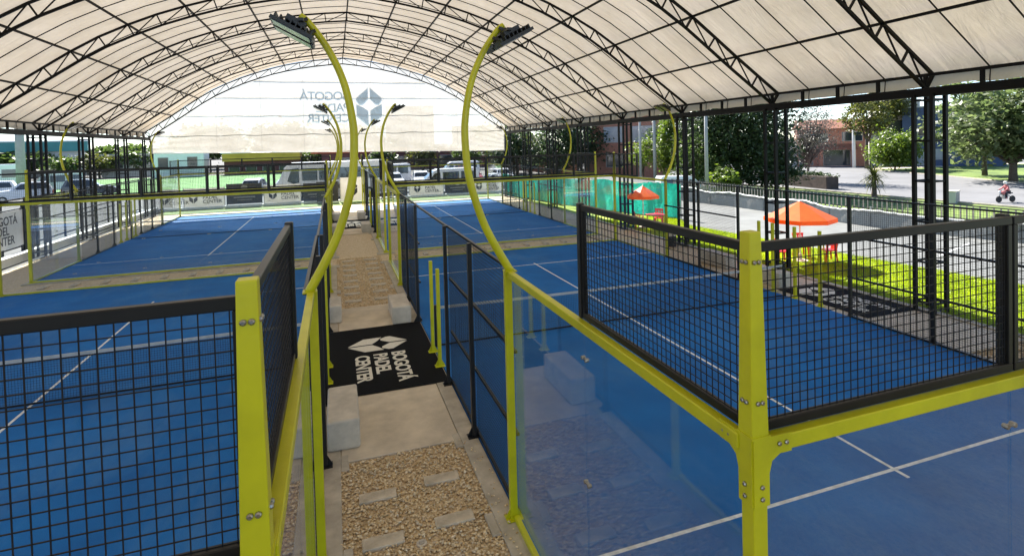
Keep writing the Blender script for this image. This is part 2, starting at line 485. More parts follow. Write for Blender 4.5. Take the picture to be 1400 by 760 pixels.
def pebblemat():
    m, nt, out = newmat('pebble_stone')
    g = N(nt, 'ShaderNodeNewGeometry')
    rp = N(nt, 'ShaderNodeValToRGB'); els = rp.color_ramp.elements
    els[0].color = (.46, .31, .15, 1); els[1].color = (.86, .75, .54, 1)
    for p, c in ((.25, (.66, .47, .24)), (.5, (.74, .56, .32)), (.75, (.80, .64, .40)), (.88, (.52, .41, .27))):
        e = els.new(p); e.color = (*c, 1)
    L(nt, g.outputs['Random Per Island'], rp.inputs['Fac'])
    b = N(nt, 'ShaderNodeBsdfPrincipled', Roughness=.65)
    L(nt, rp.outputs['Color'], b.inputs['Base Color']); L(nt, b.outputs[0], out.inputs['Surface'])
    return m
M['pebble'] = pebblemat()

slab_spots = []
for r in range(7):
    y = 5.07 - .87 * r
    for x in (.39, 1.235):
        slab_spots.append((x, y + (.06 if x > 1 else -.02), 'near'))
avoid = [(x - .235, x + .235, y - .1, y + .1) for x, y, _ in slab_spots] + [(.73, .87, 3.93, 4.09)]
tag(pebbles('loose_gravel', XL + .02, XR - .27, -1.2, 5.98, 15500, .011, .024, M['pebble'], avoid), 'tan pea gravel loose on the near aisle floor', 'gravel', kind='stuff')
tag(pebbles('loose_gravel', XL + .28, XR - .28, 14.02, 21.5, 5500, .016, .028, M['pebble']), 'tan pea gravel loose in the aisle beyond the mat', 'gravel', kind='stuff')
tag(pebbles('loose_gravel', 12.25, 14.0, 1.5, 5.38, 5500, .016, .028, M['pebble']), 'tan pea gravel strip beside the right court and lawn', 'gravel', kind='stuff')

tag(pebbles('stray_gravel', XR - .26, XR - .05, .3, 5.9, 90, .009, .017, M['pebble']), 'few stray tan stones lying on the right aisle kerb', 'gravel', kind='stuff')
for o_ in (COL.objects['stray_gravel'],): o_.location = (0, 0, .035)
slabme = MB().box((0, 0, 0), (.47, .20, .07)).mesh('stepping_slab', M['slab'], bevel=.012)
near_txt = {0: ('left slab of the aisle gravel row closest to the concrete pad', 'right slab of the aisle gravel row closest to the concrete pad'),
            1: ('slab left of the small round drain in the aisle gravel', 'slab right of the small round drain in the aisle gravel')}
for i, (x, y, _) in enumerate(slab_spots):
    o = link('stepping_slab', slabme, None, (x, y, -.03), rng.normal(0, .03))
    r = i // 2
    lab = near_txt[r][i % 2] if r in near_txt else 'concrete stepping slab set low in the near aisle gravel'
    tag(o, lab, 'paving slab', 'concrete stepping slabs in the aisle gravel')
for r in range(8):
    for x in (.39, 1.235):
        o = link('stepping_slab', slabme, None, (x, 14.7 + .87 * r, -.022), rng.normal(0, .03))
        tag(o, 'concrete stepping slab in the aisle gravel beyond the black mat', 'paving slab', 'concrete stepping slabs in the aisle gravel')
for r in range(11):
    o = link('stepping_slab', slabme, None, (-9.6 + .9 * r, 20.98, -.018), PI / 2 + rng.normal(0, .03))
    tag(o, 'concrete stepping slab in the gravel strip between left courts', 'paving slab', 'slabs between the near and far courts')
for r in range(11):
    o = link('stepping_slab', slabme, None, (2.6 + .9 * r, 20.98, -.018), PI / 2 + rng.normal(0, .03))
    tag(o, 'concrete stepping slab in the gravel strip between right courts', 'paving slab', 'slabs between the near and far courts')
d = thing('floor_drain', 'small round pale drain cap between slabs in the aisle gravel', 'drain', (.80, 4.01, -.03))
MB().lathe([(.06, -.02), (.06, .012), (.04, .014)], n=20).build('rim', M['conc_lt'], d, smooth=False)
MB().lathe([(.034, 0), (.034, .018)], n=16).build('cap', M['steel'], d)

# ------------------------------------------------------------------ mats
def mat_(label, x0, x1, y0, y1, z, tx, ty, s):
    cx, cy = (x0 + x1) / 2, (y0 + y1) / 2
    t = thing('entrance_mat', label, 'mat', (cx, cy, z))
    MB().box((0, 0, .004), (x1 - x0, y1 - y0, .008)).build('rubber_mat', M['mat'], t)
    # text reads towards -y, letter tops towards +x
    for i, w in enumerate(('BOGOTÁ', 'PADEL', 'CENTER')):
        o = link('lettering', text_mesh('lettering', w, .40 * s, M['cream'], fat=.012 * s, spacing=.92), t)
        plane_frame(o, (tx - cx - (.38 * i) * s, ty - cy, .0085), (0, -1, 0), (1, 0, 0))
    o = link('logo', logo_mesh('logo', 1.30 * s, M['cream']), t)
    plane_frame(o, (tx - cx - .25 * s, ty - cy + .62 * s, .0085), (0, -1, 0), (1, 0, 0))
    return t
mat_('black entrance mat lettered Bogotá Padel Center lying in the central aisle', XL + .06, XR - .03, 8.13, 11.97, .001, 1.05, 10.08, 1.0)
mat_('black lettered entrance mat beside the lawn outside the near right court', 12.25, 14.0, 7.72, 10.6, .001, 13.3, 9.4, .95)
mat_('black lettered entrance mat far down the aisle between the far courts', XL + .06, XR - .03, Y2 + 8.13, Y2 + 11.97, .001, 1.05, Y2 + 10.08, 1.0)

# ------------------------------------------------------------------ bench blocks
def bench(label, x, y, w=.47, l=1.3, h=.45, m='conc_lt'):
    o = MB().box((0, 0, h / 2), (w, l, h)).build('bench_block', M[m], None, (x, y, -.004), bevel=.035, seg=3, smooth=False)
    return tag(o, label, 'concrete bench', 'concrete bench blocks by the court entrances')
bench('pale concrete bench block at the near left of the black aisle mat', .0, 6.98)
bench('pale concrete bench block right of the aisle just beyond the black mat', 1.50, 12.62)
bench('narrow pale bench block left of the aisle beyond the black mat', -.10, 13.2, .3, 1.0)
bench('grey bench block beside the lawn mat, seen behind the tall yellow corner post', 12.6, 11.35)
bench('pale bench block beside the lawn behind the black mesh of the near right court', 12.85, 14.1, .47, 1.5)
bench('pale bench block on the right of the far aisle pad', 1.50, Y2 + 6.9)
bench('pale bench block on the left of the far aisle pad', .0, Y2 + 6.9)
bench('pale bench block on the right beyond the far aisle mat', 1.50, Y2 + 12.7)
bench('pale bench block on the left beyond the far aisle mat', .0, Y2 + 12.7)

b = thing('litter_bin', 'round litter bin, grey above and black below, at the lawn edge', 'bin', (13.5, 17.9, -.02))
MB().lathe([(.2, 0), (.22, .02), (.22, .42), (.2, .44)], n=20).build('base', M['black'], b)
MB().lathe([(.215, .44), (.215, .8), (.19, .86), (.1, .88)], n=20).build('drum', M['conc_lt'], b)

# ------------------------------------------------------------------ court cages
def panel_mesh(w, h, key):
    fr = MB(); t, dpt = .05, .04
    fr.span((0, -dpt / 2, 0), (w, dpt / 2, t)); fr.span((0, -dpt / 2, h - t), (w, dpt / 2, h))
    fr.span((0, -dpt / 2 + .001, t), (.04, dpt / 2 - .001, h - t)); fr.span((w - .04, -dpt / 2 + .001, t), (w, dpt / 2 - .001, h - t))
    wi = MB(); q = .0042
    n = int(w / .05)
    for i in range(1, n):
        wi.bar((i * w / n, 0, t - .01), (i * w / n, 0, h - t + .01), q, q, (0, 1, 0), caps=False)
    n = int(h / .05)
    for i in range(1, n):
        wi.bar((.03, .003, i * h / n), (w - .03, .003, i * h / n), q, q, caps=False)
    return fr.mesh('mesh_panel', M['frame'], bevel=.004, seg=1), wi.mesh('wire_mesh', M['wire'])
UP = panel_mesh(1.985, .965, 'u')
def tall_panel():
    fr = MB()
    for z in (.03, 1.0, 2.0, 2.975): fr.span((0, -.02, z - .02), (2, .02, z + .02))
    wi = MB(); q = .0042
    for i in range(1, 40): wi.bar((i * .05, .024, .03), (i * .05, .024, 2.98), q, q, (0, 1, 0), caps=False)
    for i in range(1, 59): wi.bar((0, .027, .03 + i * .05), (2, .027, .03 + i * .05), q, q, caps=False)
    return fr.mesh('mesh_panel', M['frame'], bevel=.004, seg=1), wi.mesh('wire_mesh', M['wire'])
TALL = tall_panel()
GLASS = MB().box((.996, 0, 1.49), (1.988, .012, 2.86)).mesh('glass_pane', M['glass'])
def clamp_mesh():
    c = MB()
    for s in (-1, 1):
        c.lathe([(.017, -.022), (.021, -.015), (.021, .015), (.017, .022)], (s * .042, 0, 0), 14, 'y')
    c.box((0, 0, 0), (.084, .03, .012))
    return c.mesh('clamp', M['steel'])
CLAMP = clamp_mesh(); CLAMP.transform(Matrix.Scale(.82, 4))
POST3 = MB().box((0, 0, 1.5), (.06, .09, 3.0)).mesh('post', M['black'], bevel=.006, seg=1)
def foot_mesh():
    f = MB().box((0, 0, .006), (.2, .16, .012))
    for s in (-1, 1):
        f.prism([(0, 0), (.075, 0), (0, .14)], Matrix.Translation((.03 * s, .004, .012)) @ (Matrix.Rotation(PI / 2, 4, 'X') @ (Matrix.Identity(4) if s > 0 else Matrix.Scale(-1, 4, (1, 0, 0)))), .008)
    return f.mesh('base_plate', M['black'])
FOOT = foot_mesh()
FOOTY = FOOT.copy(); FOOTY.materials.clear(); FOOTY.materials.append(M['lime'])
def bolts_mesh(pts, axis):
    pass

def cage():
    root = thing('padel_court_cage', 'x', 'court cage', (XR, 0, 0))
    def part(name, me, loc, rz=0, parent=root): return link(name, me, parent, loc, rz)
    # --- corner posts: 3 m box with a tapering upper wing to 4 m
    cp = MB().box((0, 0, 1.5), (.088, .088, 3.0))
    a, c = .052, .036
    cp.add([(-a, -a, 3.0), (a, -a, 3.0), (a, a, 3.0), (-a, a, 3.0), (-c, -c, 4.03), (c, -c, 4.03), (c, c, 4.03), (-c, c, 4.03)],
           [(0, 1, 2, 3), (4, 5, 6, 7), (0, 1, 5, 4), (1, 2, 6, 5), (2, 3, 7, 6), (3, 0, 4, 7)])
    cpm = cp.mesh('corner_post', M['lime'], bevel=.006, seg=2); cpm.materials.append(M['steel'])
    bm_ = bmesh.new(); bm_.from_mesh(cpm); nb_ = len(bm_.faces)
    hb2 = MB()
    for z in (3.18, 3.88):
        k = .052 - (z - 3) * .0155
        for q_ in (-.014, .014):
            for ax in 'xy': hb2.lathe([(.012, .004), (.012, -.007), (.007, -.012)], (q_, -k, z) if ax == 'y' else (-k, q_, z), 8, ax)
    tmp_ = hb2.mesh('tmp'); bm_.from_mesh(tmp_); bm_.faces.ensure_lookup_table()
    for f_ in bm_.faces[nb_:]: f_.material_index = 1
    bm_.to_mesh(cpm); bm_.free(); bpy.data.meshes.remove(tmp_)
    # gusset: plate on the end face and on the side face, arms along both beams
    g = [(-.048, 2.66), (.048, 2.66), (.048, 2.82), (.066, 2.88), (.115, 2.908), (.19, 2.908), (.19, 3.003), (-.048, 3.003)]
    gms = []
    for fr_, ax in ((Matrix.Translation((0, -.0455, 0)) @ Matrix.Rotation(PI / 2, 4, 'X'), 'y'), (Matrix(((0, 0, -1, -.0455), (1, 0, 0, 0), (0, 1, 0, 0), (0, 0, 0, 1))), 'x')):
        gs = MB(); gs.prism(g, fr_, .010); ng = len(gs.f)
        pts = [(0, z, .0555) for z in (2.70, 2.76)] + [(x, 2.96, .0555) for x in (.11, .155)]
        for u_, z, dd_ in pts:
            gs.lathe([(.012, .002), (.012, -.007), (.007, -.012)], (u_, -dd_, z) if ax == 'y' else (-dd_, u_, z), 8, ax)
        gm = gs.mesh('gusset', M['lime']); gm.materials.append(M['steel'])
        for i, p_ in enumerate(gm.polygons): p_.material_index = 0 if i < ng else 1
        gms.append(gm)
    capm = MB().box((0, 0, 3.007), (.115, .115, .012)).mesh('bracket_cap', M['lime'])
    for (x, y, rz) in ((-.008, -.02, 0), (10.008, -.02, PI / 2), (10.008, 20.02, PI), (-.008, 20.02, -PI / 2)):
        p = part('corner_post', cpm, (x, y, 0), rz)
        link('gusset', gms[0], p); link('gusset', gms[1], p); link('bracket_cap', capm, p); link('base_plate', FOOTY, p)
    # --- beams
    bt = MB().span((.02, -.075, 2.915), (9.98, -.005, 2.995)).mesh('top_beam', M['lime'], bevel=.006, seg=1)
    part('top_beam', bt, (0, 0, 0)); part('top_beam', bt, (10, 20, 0), PI)
    bb = MB().span((.02, -.07, .0), (9.98, -.01, .06)).mesh('bottom_beam', M['lime'], bevel=.005, seg=1)
    part('bottom_beam', bb, (0, 0, 0)); part('bottom_beam', bb, (10, 20, 0), PI)
    st = MB().span((.02, 0.005, 2.915), (4.04, .075, 2.995)).mesh('top_beam', M['lime'], bevel=.006, seg=1)
    sb = MB().span((.02, .01, 0), (3.95, .07, .06)).mesh('bottom_beam', M['lime'], bevel=.005, seg=1)
    for (x, y, rz) in ((0, 0, PI / 2), (10, 20, -PI / 2)):
        part('top_beam', st, (x, y, 0), rz); part('bottom_beam', sb, (x, y, 0), rz)
    st2 = MB().span((-4.04, .005, 2.915), (-.02, .075, 2.995)).mesh('top_beam', M['lime'], bevel=.006, seg=1)
    sb2 = MB().span((-3.95, .01, 0), (-.02, .07, .06)).mesh('bottom_beam', M['lime'], bevel=.005, seg=1)
    for (x, y, rz) in ((0, 20, PI / 2), (10, 0, -PI / 2)):
        part('top_beam', st2, (x, y, 0), rz); part('bottom_beam', sb2, (x, y, 0), rz)
    # --- glass and the mesh above it
    def glass(x, y, rz, clamps):
        p = part('glass_pane', GLASS, (x, y, 0), rz)
        for z in (clamps):
            link('clamp', CLAMP, p, (1.996, 0, z))
    def upper(x, y, rz):
        p = part('mesh_panel', UP[0], (x, y, 3.003), rz); link('wire_mesh', UP[1], p)
    for i in range(5):
        glass(2 * i, 0, 0, (.55, 1.57, 2.65) if i < 4 else ())
        glass(10 - 2 * i, 20, PI, (.55, 1.57, 2.65) if i < 4 else ())
        upper(2 * i + .007, -.005, 0); upper(10 - 2 * i - .007, 20.005, PI)
    mp = MB().box((0, 0, .5), (.055, .055, .98)).mesh('panel_post', M['black'], bevel=.005, seg=1)
    for i in range(1, 5):
        part('panel_post', mp, (2 * i, .035, 2.99)); part('panel_post', mp, (2 * i, 19.965, 2.99))
    for x, rz, sx in ((0, PI / 2, 1), (10, PI / 2, -1)):
        for y in (0, 2):
            glass(x, y, rz, (.55, 1.57, 2.65) if y == 0 else ())
            glass(x, 16 + y, rz, (.55, 1.57, 2.65) if y == 0 else ())
        upper(x + .005 * sx, .007, rz); upper(x + .005 * sx, 18.007, rz)
        part('panel_post', mp, (x, 2.02, 2.99)); part('panel_post', mp, (x, 17.98, 2.99))
        # 3 m side mesh, either side of the entrance
        for y in (4, 6, 12, 14):
            p = part('mesh_panel', TALL[0], (x + .02 * sx, y, 0), rz); link('wire_mesh', TALL[1], p)
        o = -.06 * sx
        for y in (6, 8, 12, 14):
            p = part('post', POST3, (x + o, y, 0), 0 if sx > 0 else PI); link('base_plate', FOOT, p)
        yp = MB().box((0, 0, 1.5), (.09, .07, 2.99)).mesh('glass_end_post', M['lime'], bevel=.006, seg=1)
        for y in (4, 16):
            p = part('glass_end_post', yp, (x + o, y, 0)); link('base_plate', FOOTY, p, (0, 0, 0.003), 0 if sx > 0 else PI)
        dp = MB().box((0, 0, 1.0), (.07, .08, 2.0)).mesh('entrance_post', M['lime'], bevel=.006, seg=1)
        for y in (8.9, 9.74, 10.55, 11.1):
            if y > 10 and sx > 0: continue
            p = part('entrance_post', dp, (x + o, y, 0)); link('base_plate', FOOTY, p, (0, 0, .003), 0 if sx > 0 else PI)
        er = MB().span((x - .02, 8.0, 2.955), (x + .02, 12.0, 2.995)).mesh('entrance_rail', M['frame'])
        part('entrance_rail', er, (0, 0, 0))
    return root
FBAR = MB().span((.06, -.090, 2.895), (9.94, -.078, 2.972)).mesh('front_bar', M['frame'])  # black flat over the far cages' front beam, thin lime edge left above
c0 = cage()
c0['label'] = 'lime posts, glass and black mesh round the near right court'
for lab, x, y, s in (('lime posts, glass and black mesh round the near left court', XL, 0, -1),
                     ('lime posts, glass and black mesh round the far right court', XR, Y2, 1),
                     ('lime posts, glass and black mesh round the far left court', XL, Y2, -1)):
    c = copy_tree(c0); c.location = (x, y, 0); c.scale = (s, 1, 1); c['label'] = lab
    if y > 0: link('front_bar', FBAR, c)
for o in COL.objects:
    if o.name.startswith('padel_court_cage'): o['group'] = 'padel court cages'

# ------------------------------------------------------------------ nets
def net(label, x0, y, ):
    t = thing('padel_net', label, 'net', (x0, y, .008), group='padel court nets')
    def top(u): return .90 - .04 * math.sin(PI * (u - .1) / 9.8)
    n = MB(); q = .0030
    for i in range(1, 218):
        u = .1 + i * .045; n.bar((u, 0, .04), (u, 0, top(u) - .02), q, q, (0, 1, 0), caps=False)
    for k in range(1, 19):
        z = .03 + k * .045
        for a in range(8):
            u0, u1 = .1 + a * 9.8 / 8, .1 + (a + 1) * 9.8 / 8
            n.bar((u0, .002, min(z, top(u0) - .02)), (u1, .002, min(z, top(u1) - .02)), q, q, caps=False)
    n.build('netting', M['wire'], t)
    bnd = MB()
    for a in range(16):
        u0, u1 = .1 + a * 9.8 / 16, .1 + (a + 1) * 9.8 / 16
        bnd.add([(u0, sy, top(u0) + dz) for sy, dz in ((-.012, -.055), (.012, -.055), (.012, 0), (-.012, 0))] + [(u1, sy, top(u1) + dz) for sy, dz in ((-.012, -.055), (.012, -.055), (.012, 0), (-.012, 0))],
                [(0, 1, 5, 4), (1, 2, 6, 5), (2, 3, 7, 6), (3, 0, 4, 7)])
    bnd.build('top_band', M['netband'], t)
    MB().span((.1, -.008, .012), (9.9, .008, .045)).build('bottom_band', M['wire'], t)
    for u in (.06, 9.94):
        MB().box((u, 0, .47), (.06, .06, .94)).build('net_post', M['black'], t, bevel=.006)
net('white banded net across the near right court', XR, 10)
net('white banded net across the near left court', XL - 10, 10)
net('white banded net across the far right court', XR, Y2 + 10)
net('white banded net across the far left court', XL - 10, Y2 + 10)

# ------------------------------------------------------------------ curved light poles
def catmull(P, n=6):
    out = []
    P = [Vector(p) for p in P]
    for i in range(len(P) - 1):
        a = P[max(i - 1, 0)]; b = P[i]; c = P[i + 1]; d_ = P[min(i + 2, len(P) - 1)]
        for k in range(n):
            t = k / n
            out.append(.5 * ((2 * b) + (c - a) * t + (2 * a - 5 * b + 4 * c - d_) * t * t + (3 * b - a - 3 * c + d_) * t ** 3))
    out.append(P[-1]); return out
pp = [(-.02, 0, 2.98), (-.19, 0, 3.28), (-.35, 0, 3.62), (-.49, 0, 4.10), (-.53, 0, 4.55), (-.515, 0, 4.85), (-.44, 0, 5.22), (-.30, 0, 5.55), (-.12, 0, 5.82), (-.03, 0, 5.90)]
def light_pole():
    t = thing('curved_light_pole', 'x', 'light pole', (XR, 4, 0), group='curved lime light poles on the court cages')
    c = catmull(pp, 5); n = len(c)
    pole = MB().tube(c, [.050 - .016 * i / (n - 1) for i in range(n)], 12).build('pole', M['lime'], t, smooth=True)
    MB().box((-.03, 0, 2.99), (.14, .14, .016)).box((-.06, 0, 3.06), (.02, .05, .14)).build('foot_bracket', M['lime'], t)
    rot = Matrix.Rotation(R(-28), 3, 'Y')
    for sy in (-.17, .17):
        ctr = Vector((.04, sy, 5.72))
        f = MB().box(ctr, (.44, .28, .035), rot)
        for k in range(8):
            f.box(ctr + rot @ Vector((-.19 + .054 * k, 0, .04)), (.012, .26, .05), rot)
        f.box(ctr + rot @ Vector((0, 0, .085)), (.2, .14, .06), rot)
        fo = f.build('floodlight', M['black'], t)
        MB().box(ctr + rot @ Vector((0, 0, -.0215)), (.39, .23, .006), rot).build('lens', M['led'], fo)
    br = MB()
    for sy in (-.1, .1):
        br.bar((-.10, sy * .5, 5.86), (.02, sy, 5.80), .035); br.bar((-.17, sy * .4, 5.74), (-.08, sy, 5.70), .035)
    br.bar((-.05, -.3, 5.80), (-.05, .3, 5.80), .05, .03)
    br.build('lamp_bracket', M['black'], t)
    return t
lp = light_pole()
first = True
for ct, x0, y0, s in (('near right', XR, 0, 1), ('near left', XL, 0, -1), ('far right', XR, Y2, 1), ('far left', XL, Y2, -1)):
    for side in ('aisle', 'outer'):
        for yy, en in ((4, 'front'), (16, 'back')):
            if side == 'outer' and y0 == 0 and yy == 4: continue
            if ct == 'near left' and side == 'outer': continue
            o = lp if first else copy_tree(lp); first = False
            flip = s if side == 'aisle' else -s
            o.location = (x0 + (0 if side == 'aisle' else 10 * s) - .0 * flip, y0 + yy, 0)
            o.scale = (flip, 1, 1)
            o['label'] = f'curved lime light pole on the {side} side of the {ct} court, {en} glass end'

# ------------------------------------------------------------------ tent
CX, EV = .85, 13.25
pd = np.array([0, 1.5, 2.9, 4.4, 5.75, 7.3, 8.75, 10.0, 11.25, 13.25])
pz = np.array([11.15, 11.0, 10.78, 10.45, 10.04, 9.45, 8.75, 7.95, 7.02, 5.62])
# arc-length resample of one half of the lower chord
dd = np.linspace(0, EV, 400); zz = np.interp(dd, pd, pz)
for _ in range(60):
    zz[1:-1] = .25 * zz[:-2] + .5 * zz[1:-1] + .25 * zz[2:]
sl = np.concatenate([[0], np.cumsum(np.hypot(np.diff(dd), np.diff(zz)))])
NS = 14
sn = np.linspace(0, sl[-1], NS + 1)
hd = np.interp(sn, sl, dd); hz = np.interp(sn, sl, zz)
low = [(CX - hd[i], hz[i]) for i in range(NS, 0, -1)] + [(CX + hd[i], hz[i]) for i in range(NS + 1)]
def offs(poly, dist):
    out = []
    for i, p in enumerate(poly):
        a = poly[max(i - 1, 0)]; b_ = poly[min(i + 1, len(poly) - 1)]
        t = Vector((b_[0] - a[0], b_[1] - a[1])).normalized()
        nrm = Vector((-t.y, t.x))
        if abs(p[0] - CX) < 1e-6: nrm = Vector((0, 1))
        out.append((p[0] + nrm.x * dist, p[1] + nrm.y * dist))
    return out
up = offs(low, .44)
fab = offs(low, .50)
fab = [(fab[0][0] + .04, 5.655)] + fab + [(fab[-1][0] - .04, 5.655)]
BAY = 5.13
TY = [7.55 + BAY * i for i in range(-4, 8)]
tent = thing('marquee_tent', 'large peaked arch tent of cream fabric on black steel trusses over all the courts', 'tent', (CX, 18, 0))
def tpart(b, name, m, smooth=False):
    o = b.build(name, m, tent, (-CX, -18, 0), smooth); return o
tr = MB()
for i in range(len(low) - 1):
    tr.bar((low[i][0], 0, low[i][1]), (low[i + 1][0], 0, low[i + 1][1]), .075, .07, (0, 1, 0))
    tr.bar((up[i][0], 0, up[i][1]), (up[i + 1][0], 0, up[i + 1][1]), .075, .07, (0, 1, 0))
    a, b_ = (low[i], up[i + 1]) if i < NS else (up[i], low[i + 1])
    tr.bar((a[0], 0, a[1]), (b_[0], 0, b_[1]), .033, .033, (0, 1, 0))
for i in range(len(low)):
    w = .11 if (i - NS) % 4 == 2 else .055
    tr.bar((low[i][0], 0, low[i][1]), (up[i][0], 0, up[i][1]), .045, w, (0, 1, 0))
trm = tr.mesh('arch_truss', M['truss'])
for y in TY:
    link('arch_truss', trm, tent, (-CX, y - 18, 0))
for i in range(0, len(up), 2):
    b = MB(); b.bar((up[i][0], TY[0], up[i][1] + .01), (up[i][0], TY[-1], up[i][1] + .01), .065, .065)
    tpart(b, 'purlin', M['truss'])
# seam ropes under the fabric between trusses
rp_ = MB()
for i in range(len(fab) - 1):
    rp_.bar((fab[i][0], 0, fab[i][1] - .045), (fab[i + 1][0], 0, fab[i + 1][1] - .045), .03, .02, (0, 1, 0))
rpm = rp_.mesh('seam_rope', M['truss'])
for y in TY[:-1]:
    for k in (1, 2, 3):
        link('seam_rope', rpm, tent, (-CX, y + k * BAY / 4 - 18, 0))
# fabric
NY = (len(TY) - 1) * 16
ys = np.linspace(TY[0], TY[-1] + .12, NY + 1)
vs, fs = [], []
nf = len(fab)
for j, y in enumerate(ys):
    ph = abs(math.sin(PI * (y - TY[0]) / (BAY / 4)))
    for i, (x, z) in enumerate(fab):
        e = .05 * ph * (1 + .5 * math.sin(2.1 * y + .37 * x) * math.sin(.9 * x))
        vs.append((x, y, z + e * .8 + .016 * math.sin(2.3 * x + 1.9 * y) * math.sin(.7 * y - 1.1 * x) + .010 * math.sin(5.2 * y + 3 * x)))
for j in range(NY):
    for i in range(nf - 1):
        fs.append((j * nf + i, j * nf + i + 1, (j + 1) * nf + i + 1, (j + 1) * nf + i))
tpart(MB().add(vs, fs), 'roof_fabric', M['roof'], True)
# eave beams and lattice columns
for xs_ in (CX - EV, CX + EV):
    b = MB()
    b.span((xs_ - .09, TY[0], 5.42), (xs_ + .09, TY[-1], 5.64))
    b.span((xs_ - .04, TY[0], 5.92), (xs_ + .04, TY[-1], 5.99))
    k = 0
    y = TY[0]
    while y < TY[-1] + .1:
        b.span((xs_ - .035, y - .04, 5.641), (xs_ + .035, y + .04, 5.919)); y += BAY / 4
    tpart(b, 'eave_beam', M['truss'])
clm = MB()
for a in (-.23, .23):
    for c_ in (-.23, .23):
        clm.bar((a, c_, 0), (a, c_, 5.5), .085, .085)
for k in range(6):
    z = .25 + k * 1.02
    for a in (-.23, .23):
        clm.bar((a, -.2, z), (a, .2, z), .045, .045); clm.bar((-.2, a, z + .01), (.2, a, z + .01), .045, .045)
clm.box((0, 0, .012), (.62, .62, .024))
clmm = clm.mesh('column', M['truss'])
for xs_ in (CX - EV - .12, CX + EV + .12):
    for y in TY[2:]:
        link('column', clmm, tent, (xs_ - CX, y - 18, -.02))

# end curtain
cu = thing('end_curtain', 'translucent white printed curtain filling the far tent gable', 'curtain', (CX, 43.5, 0))
vs, fs = [], []
nx, nz_ = 72, 26
for i in range(nx + 1):
    x = CX - EV + .05 + (2 * EV - .1) * i / nx
    zt = np.interp(x, [p[0] for p in up], [p[1] for p in up]) + .03
    zb = 4.52 + (4.0 - 4.52) * i / nx + .05 * math.sin(i * .55) * math.sin(i * .21)
    for k in range(nz_ + 1):
        t = k / nz_
        vs.append((x - CX, .05 * (1 - t) * math.sin(i * .9 + 2 * t) + .02 * math.sin(k * 1.7 + i * .3), zb + (zt - zb) * t))
for i in range(nx):
    for k in range(nz_):
        a = i * (nz_ + 1) + k
        fs.append((a, a + nz_ + 1, a + nz_ + 2, a + 1))
MB().add(vs, fs).build('fabric', M['curtain'], cu, smooth=True)
sm = MB()
for z in (5.75, 7.15, 8.5, 9.75):
    hw = np.interp(z, pz[::-1], pd[::-1]) - .1
    sm.bar((-hw, .09, z), (hw, .09, z), .012, .05)
for x in (-9, -6, -3, 0, 3, 6, 9):
    sm.bar((x, .095, 4.4), (x, .095, np.interp(abs(x), pd, pz)), .012, .03, (0, 1, 0))
sm.build('seams', M['curtain'], cu)
for i, (w, z) in enumerate((('BOGOTÁ', 8.42), ('PADEL', 7.50), ('CENTER', 6.68))):
    o = link('lettering', text_mesh('lettering', w, .92, M['print'], mirror=True, fat=.012, spacing=.9), cu)
    plane_frame(o, (1.25 - CX, .13, z), (1, 0, 0), (0, 0, 1))
o = link('logo', logo_mesh('logo', 3.1, M['print']), cu)
plane_frame(o, (2.75 - CX, .13, 7.85), (1, 0, 0), (0, 0, 1))
hb = MB(); hb.tube([(-EV + .1, -.02, 4.5), (EV - .1, -.02, 3.98)], .025, 8)
hb.build('bottom_hem', M['white'], cu)

# ------------------------------------------------------------------ far banners, kerb
def banner(label, x0, x1, z0, z1, y, dark=False, full=True, group='advertising banners on the far fence'):
    w, h = x1 - x0, z1 - z0
    t = thing('banner', label, 'banner', ((x0 + x1) / 2, y, 0), group=group)
    b = MB()
    n = 8
    for i in range(n):
        a, c = -w / 2 + w * i / n, -w / 2 + w * (i + 1) / n
        ya, yc = .015 * math.sin(i * 1.3), .015 * math.sin((i + 1) * 1.3)
        b.add([(a, ya, z0), (c, yc, z0), (c, yc, z1), (a, ya, z1), (a, ya + .006, z0), (c, yc + .006, z0), (c, yc + .006, z1), (a, ya + .006, z1)],
              [(0, 1, 2, 3), (7, 6, 5, 4), (0, 4, 5, 1), (3, 2, 6, 7)])
    b.build('sheet', M['bannerdark'] if dark else M['bannerwhite'], t)
    fr = MB()
    for s in (-1, 1): fr.bar((s * (w / 2 - .03), .06, 0), (s * (w / 2 - .03), .06, z1 + .03), .05)
    fr.build('stakes', M['polegrey'], t)
    if dark:
        k = MB(); k.lathe([(.01, -.004), (.26, -.003), (.26, .0)], (0, -.03, z1 - .38), 20, 'y')
        k.box((0, -.03, z0 + .55), (w * .6, .004, .10)); k.box((0, -.03, z0 + .33), (w * .42, .004, .05))
        k.build('faint_print', M['bannertan'], t)
    else:
        o = link('logo', logo_mesh('logo', h * .62, M['ink']), t)
        if full:
            plane_frame(o, (-w * .26, -.028, (z0 + z1) / 2), (1, 0, 0), (0, 0, 1))
            for i, wd in enumerate(('BOGOTÁ', 'PADEL', 'CENTER')):
                tx = link('lettering', text_mesh('lettering', wd, h * .25, M['ink'], fat=.006), t)
                plane_frame(tx, (-w * .04, -.028, z1 - h * .37 - i * h * .225), (1, 0, 0), (0, 0, 1))
        else:
            plane_frame(o, (0, -.028, (z0 + z1) / 2), (1, 0, 0), (0, 0, 1))
    return t
def ux(u): return float(np.interp(u, [200, 250, 308, 358, 410, 545, 690], [-14.2, -11.48, -8.47, -5.77, -2.84, 5.35, 15.28]))
banner('white logo banner at the left end of the far fence', ux(220), ux(246), .12, 1.6, 48.0)
banner('white logo banner between the left end and the first dark banner', ux(250), ux(307), .12, 1.62, 48.0)
banner('wide dark banner second from the left on the far fence', ux(309), ux(358), .18, 1.85, 48.0, True)
banner('white logo banner right of the wide dark banner, below the bus front', ux(360), ux(411), .12, 1.62, 48.0)
banner('narrow dark banner below the middle of the parked bus', ux(414), ux(442), .12, 1.62, 48.0, True)
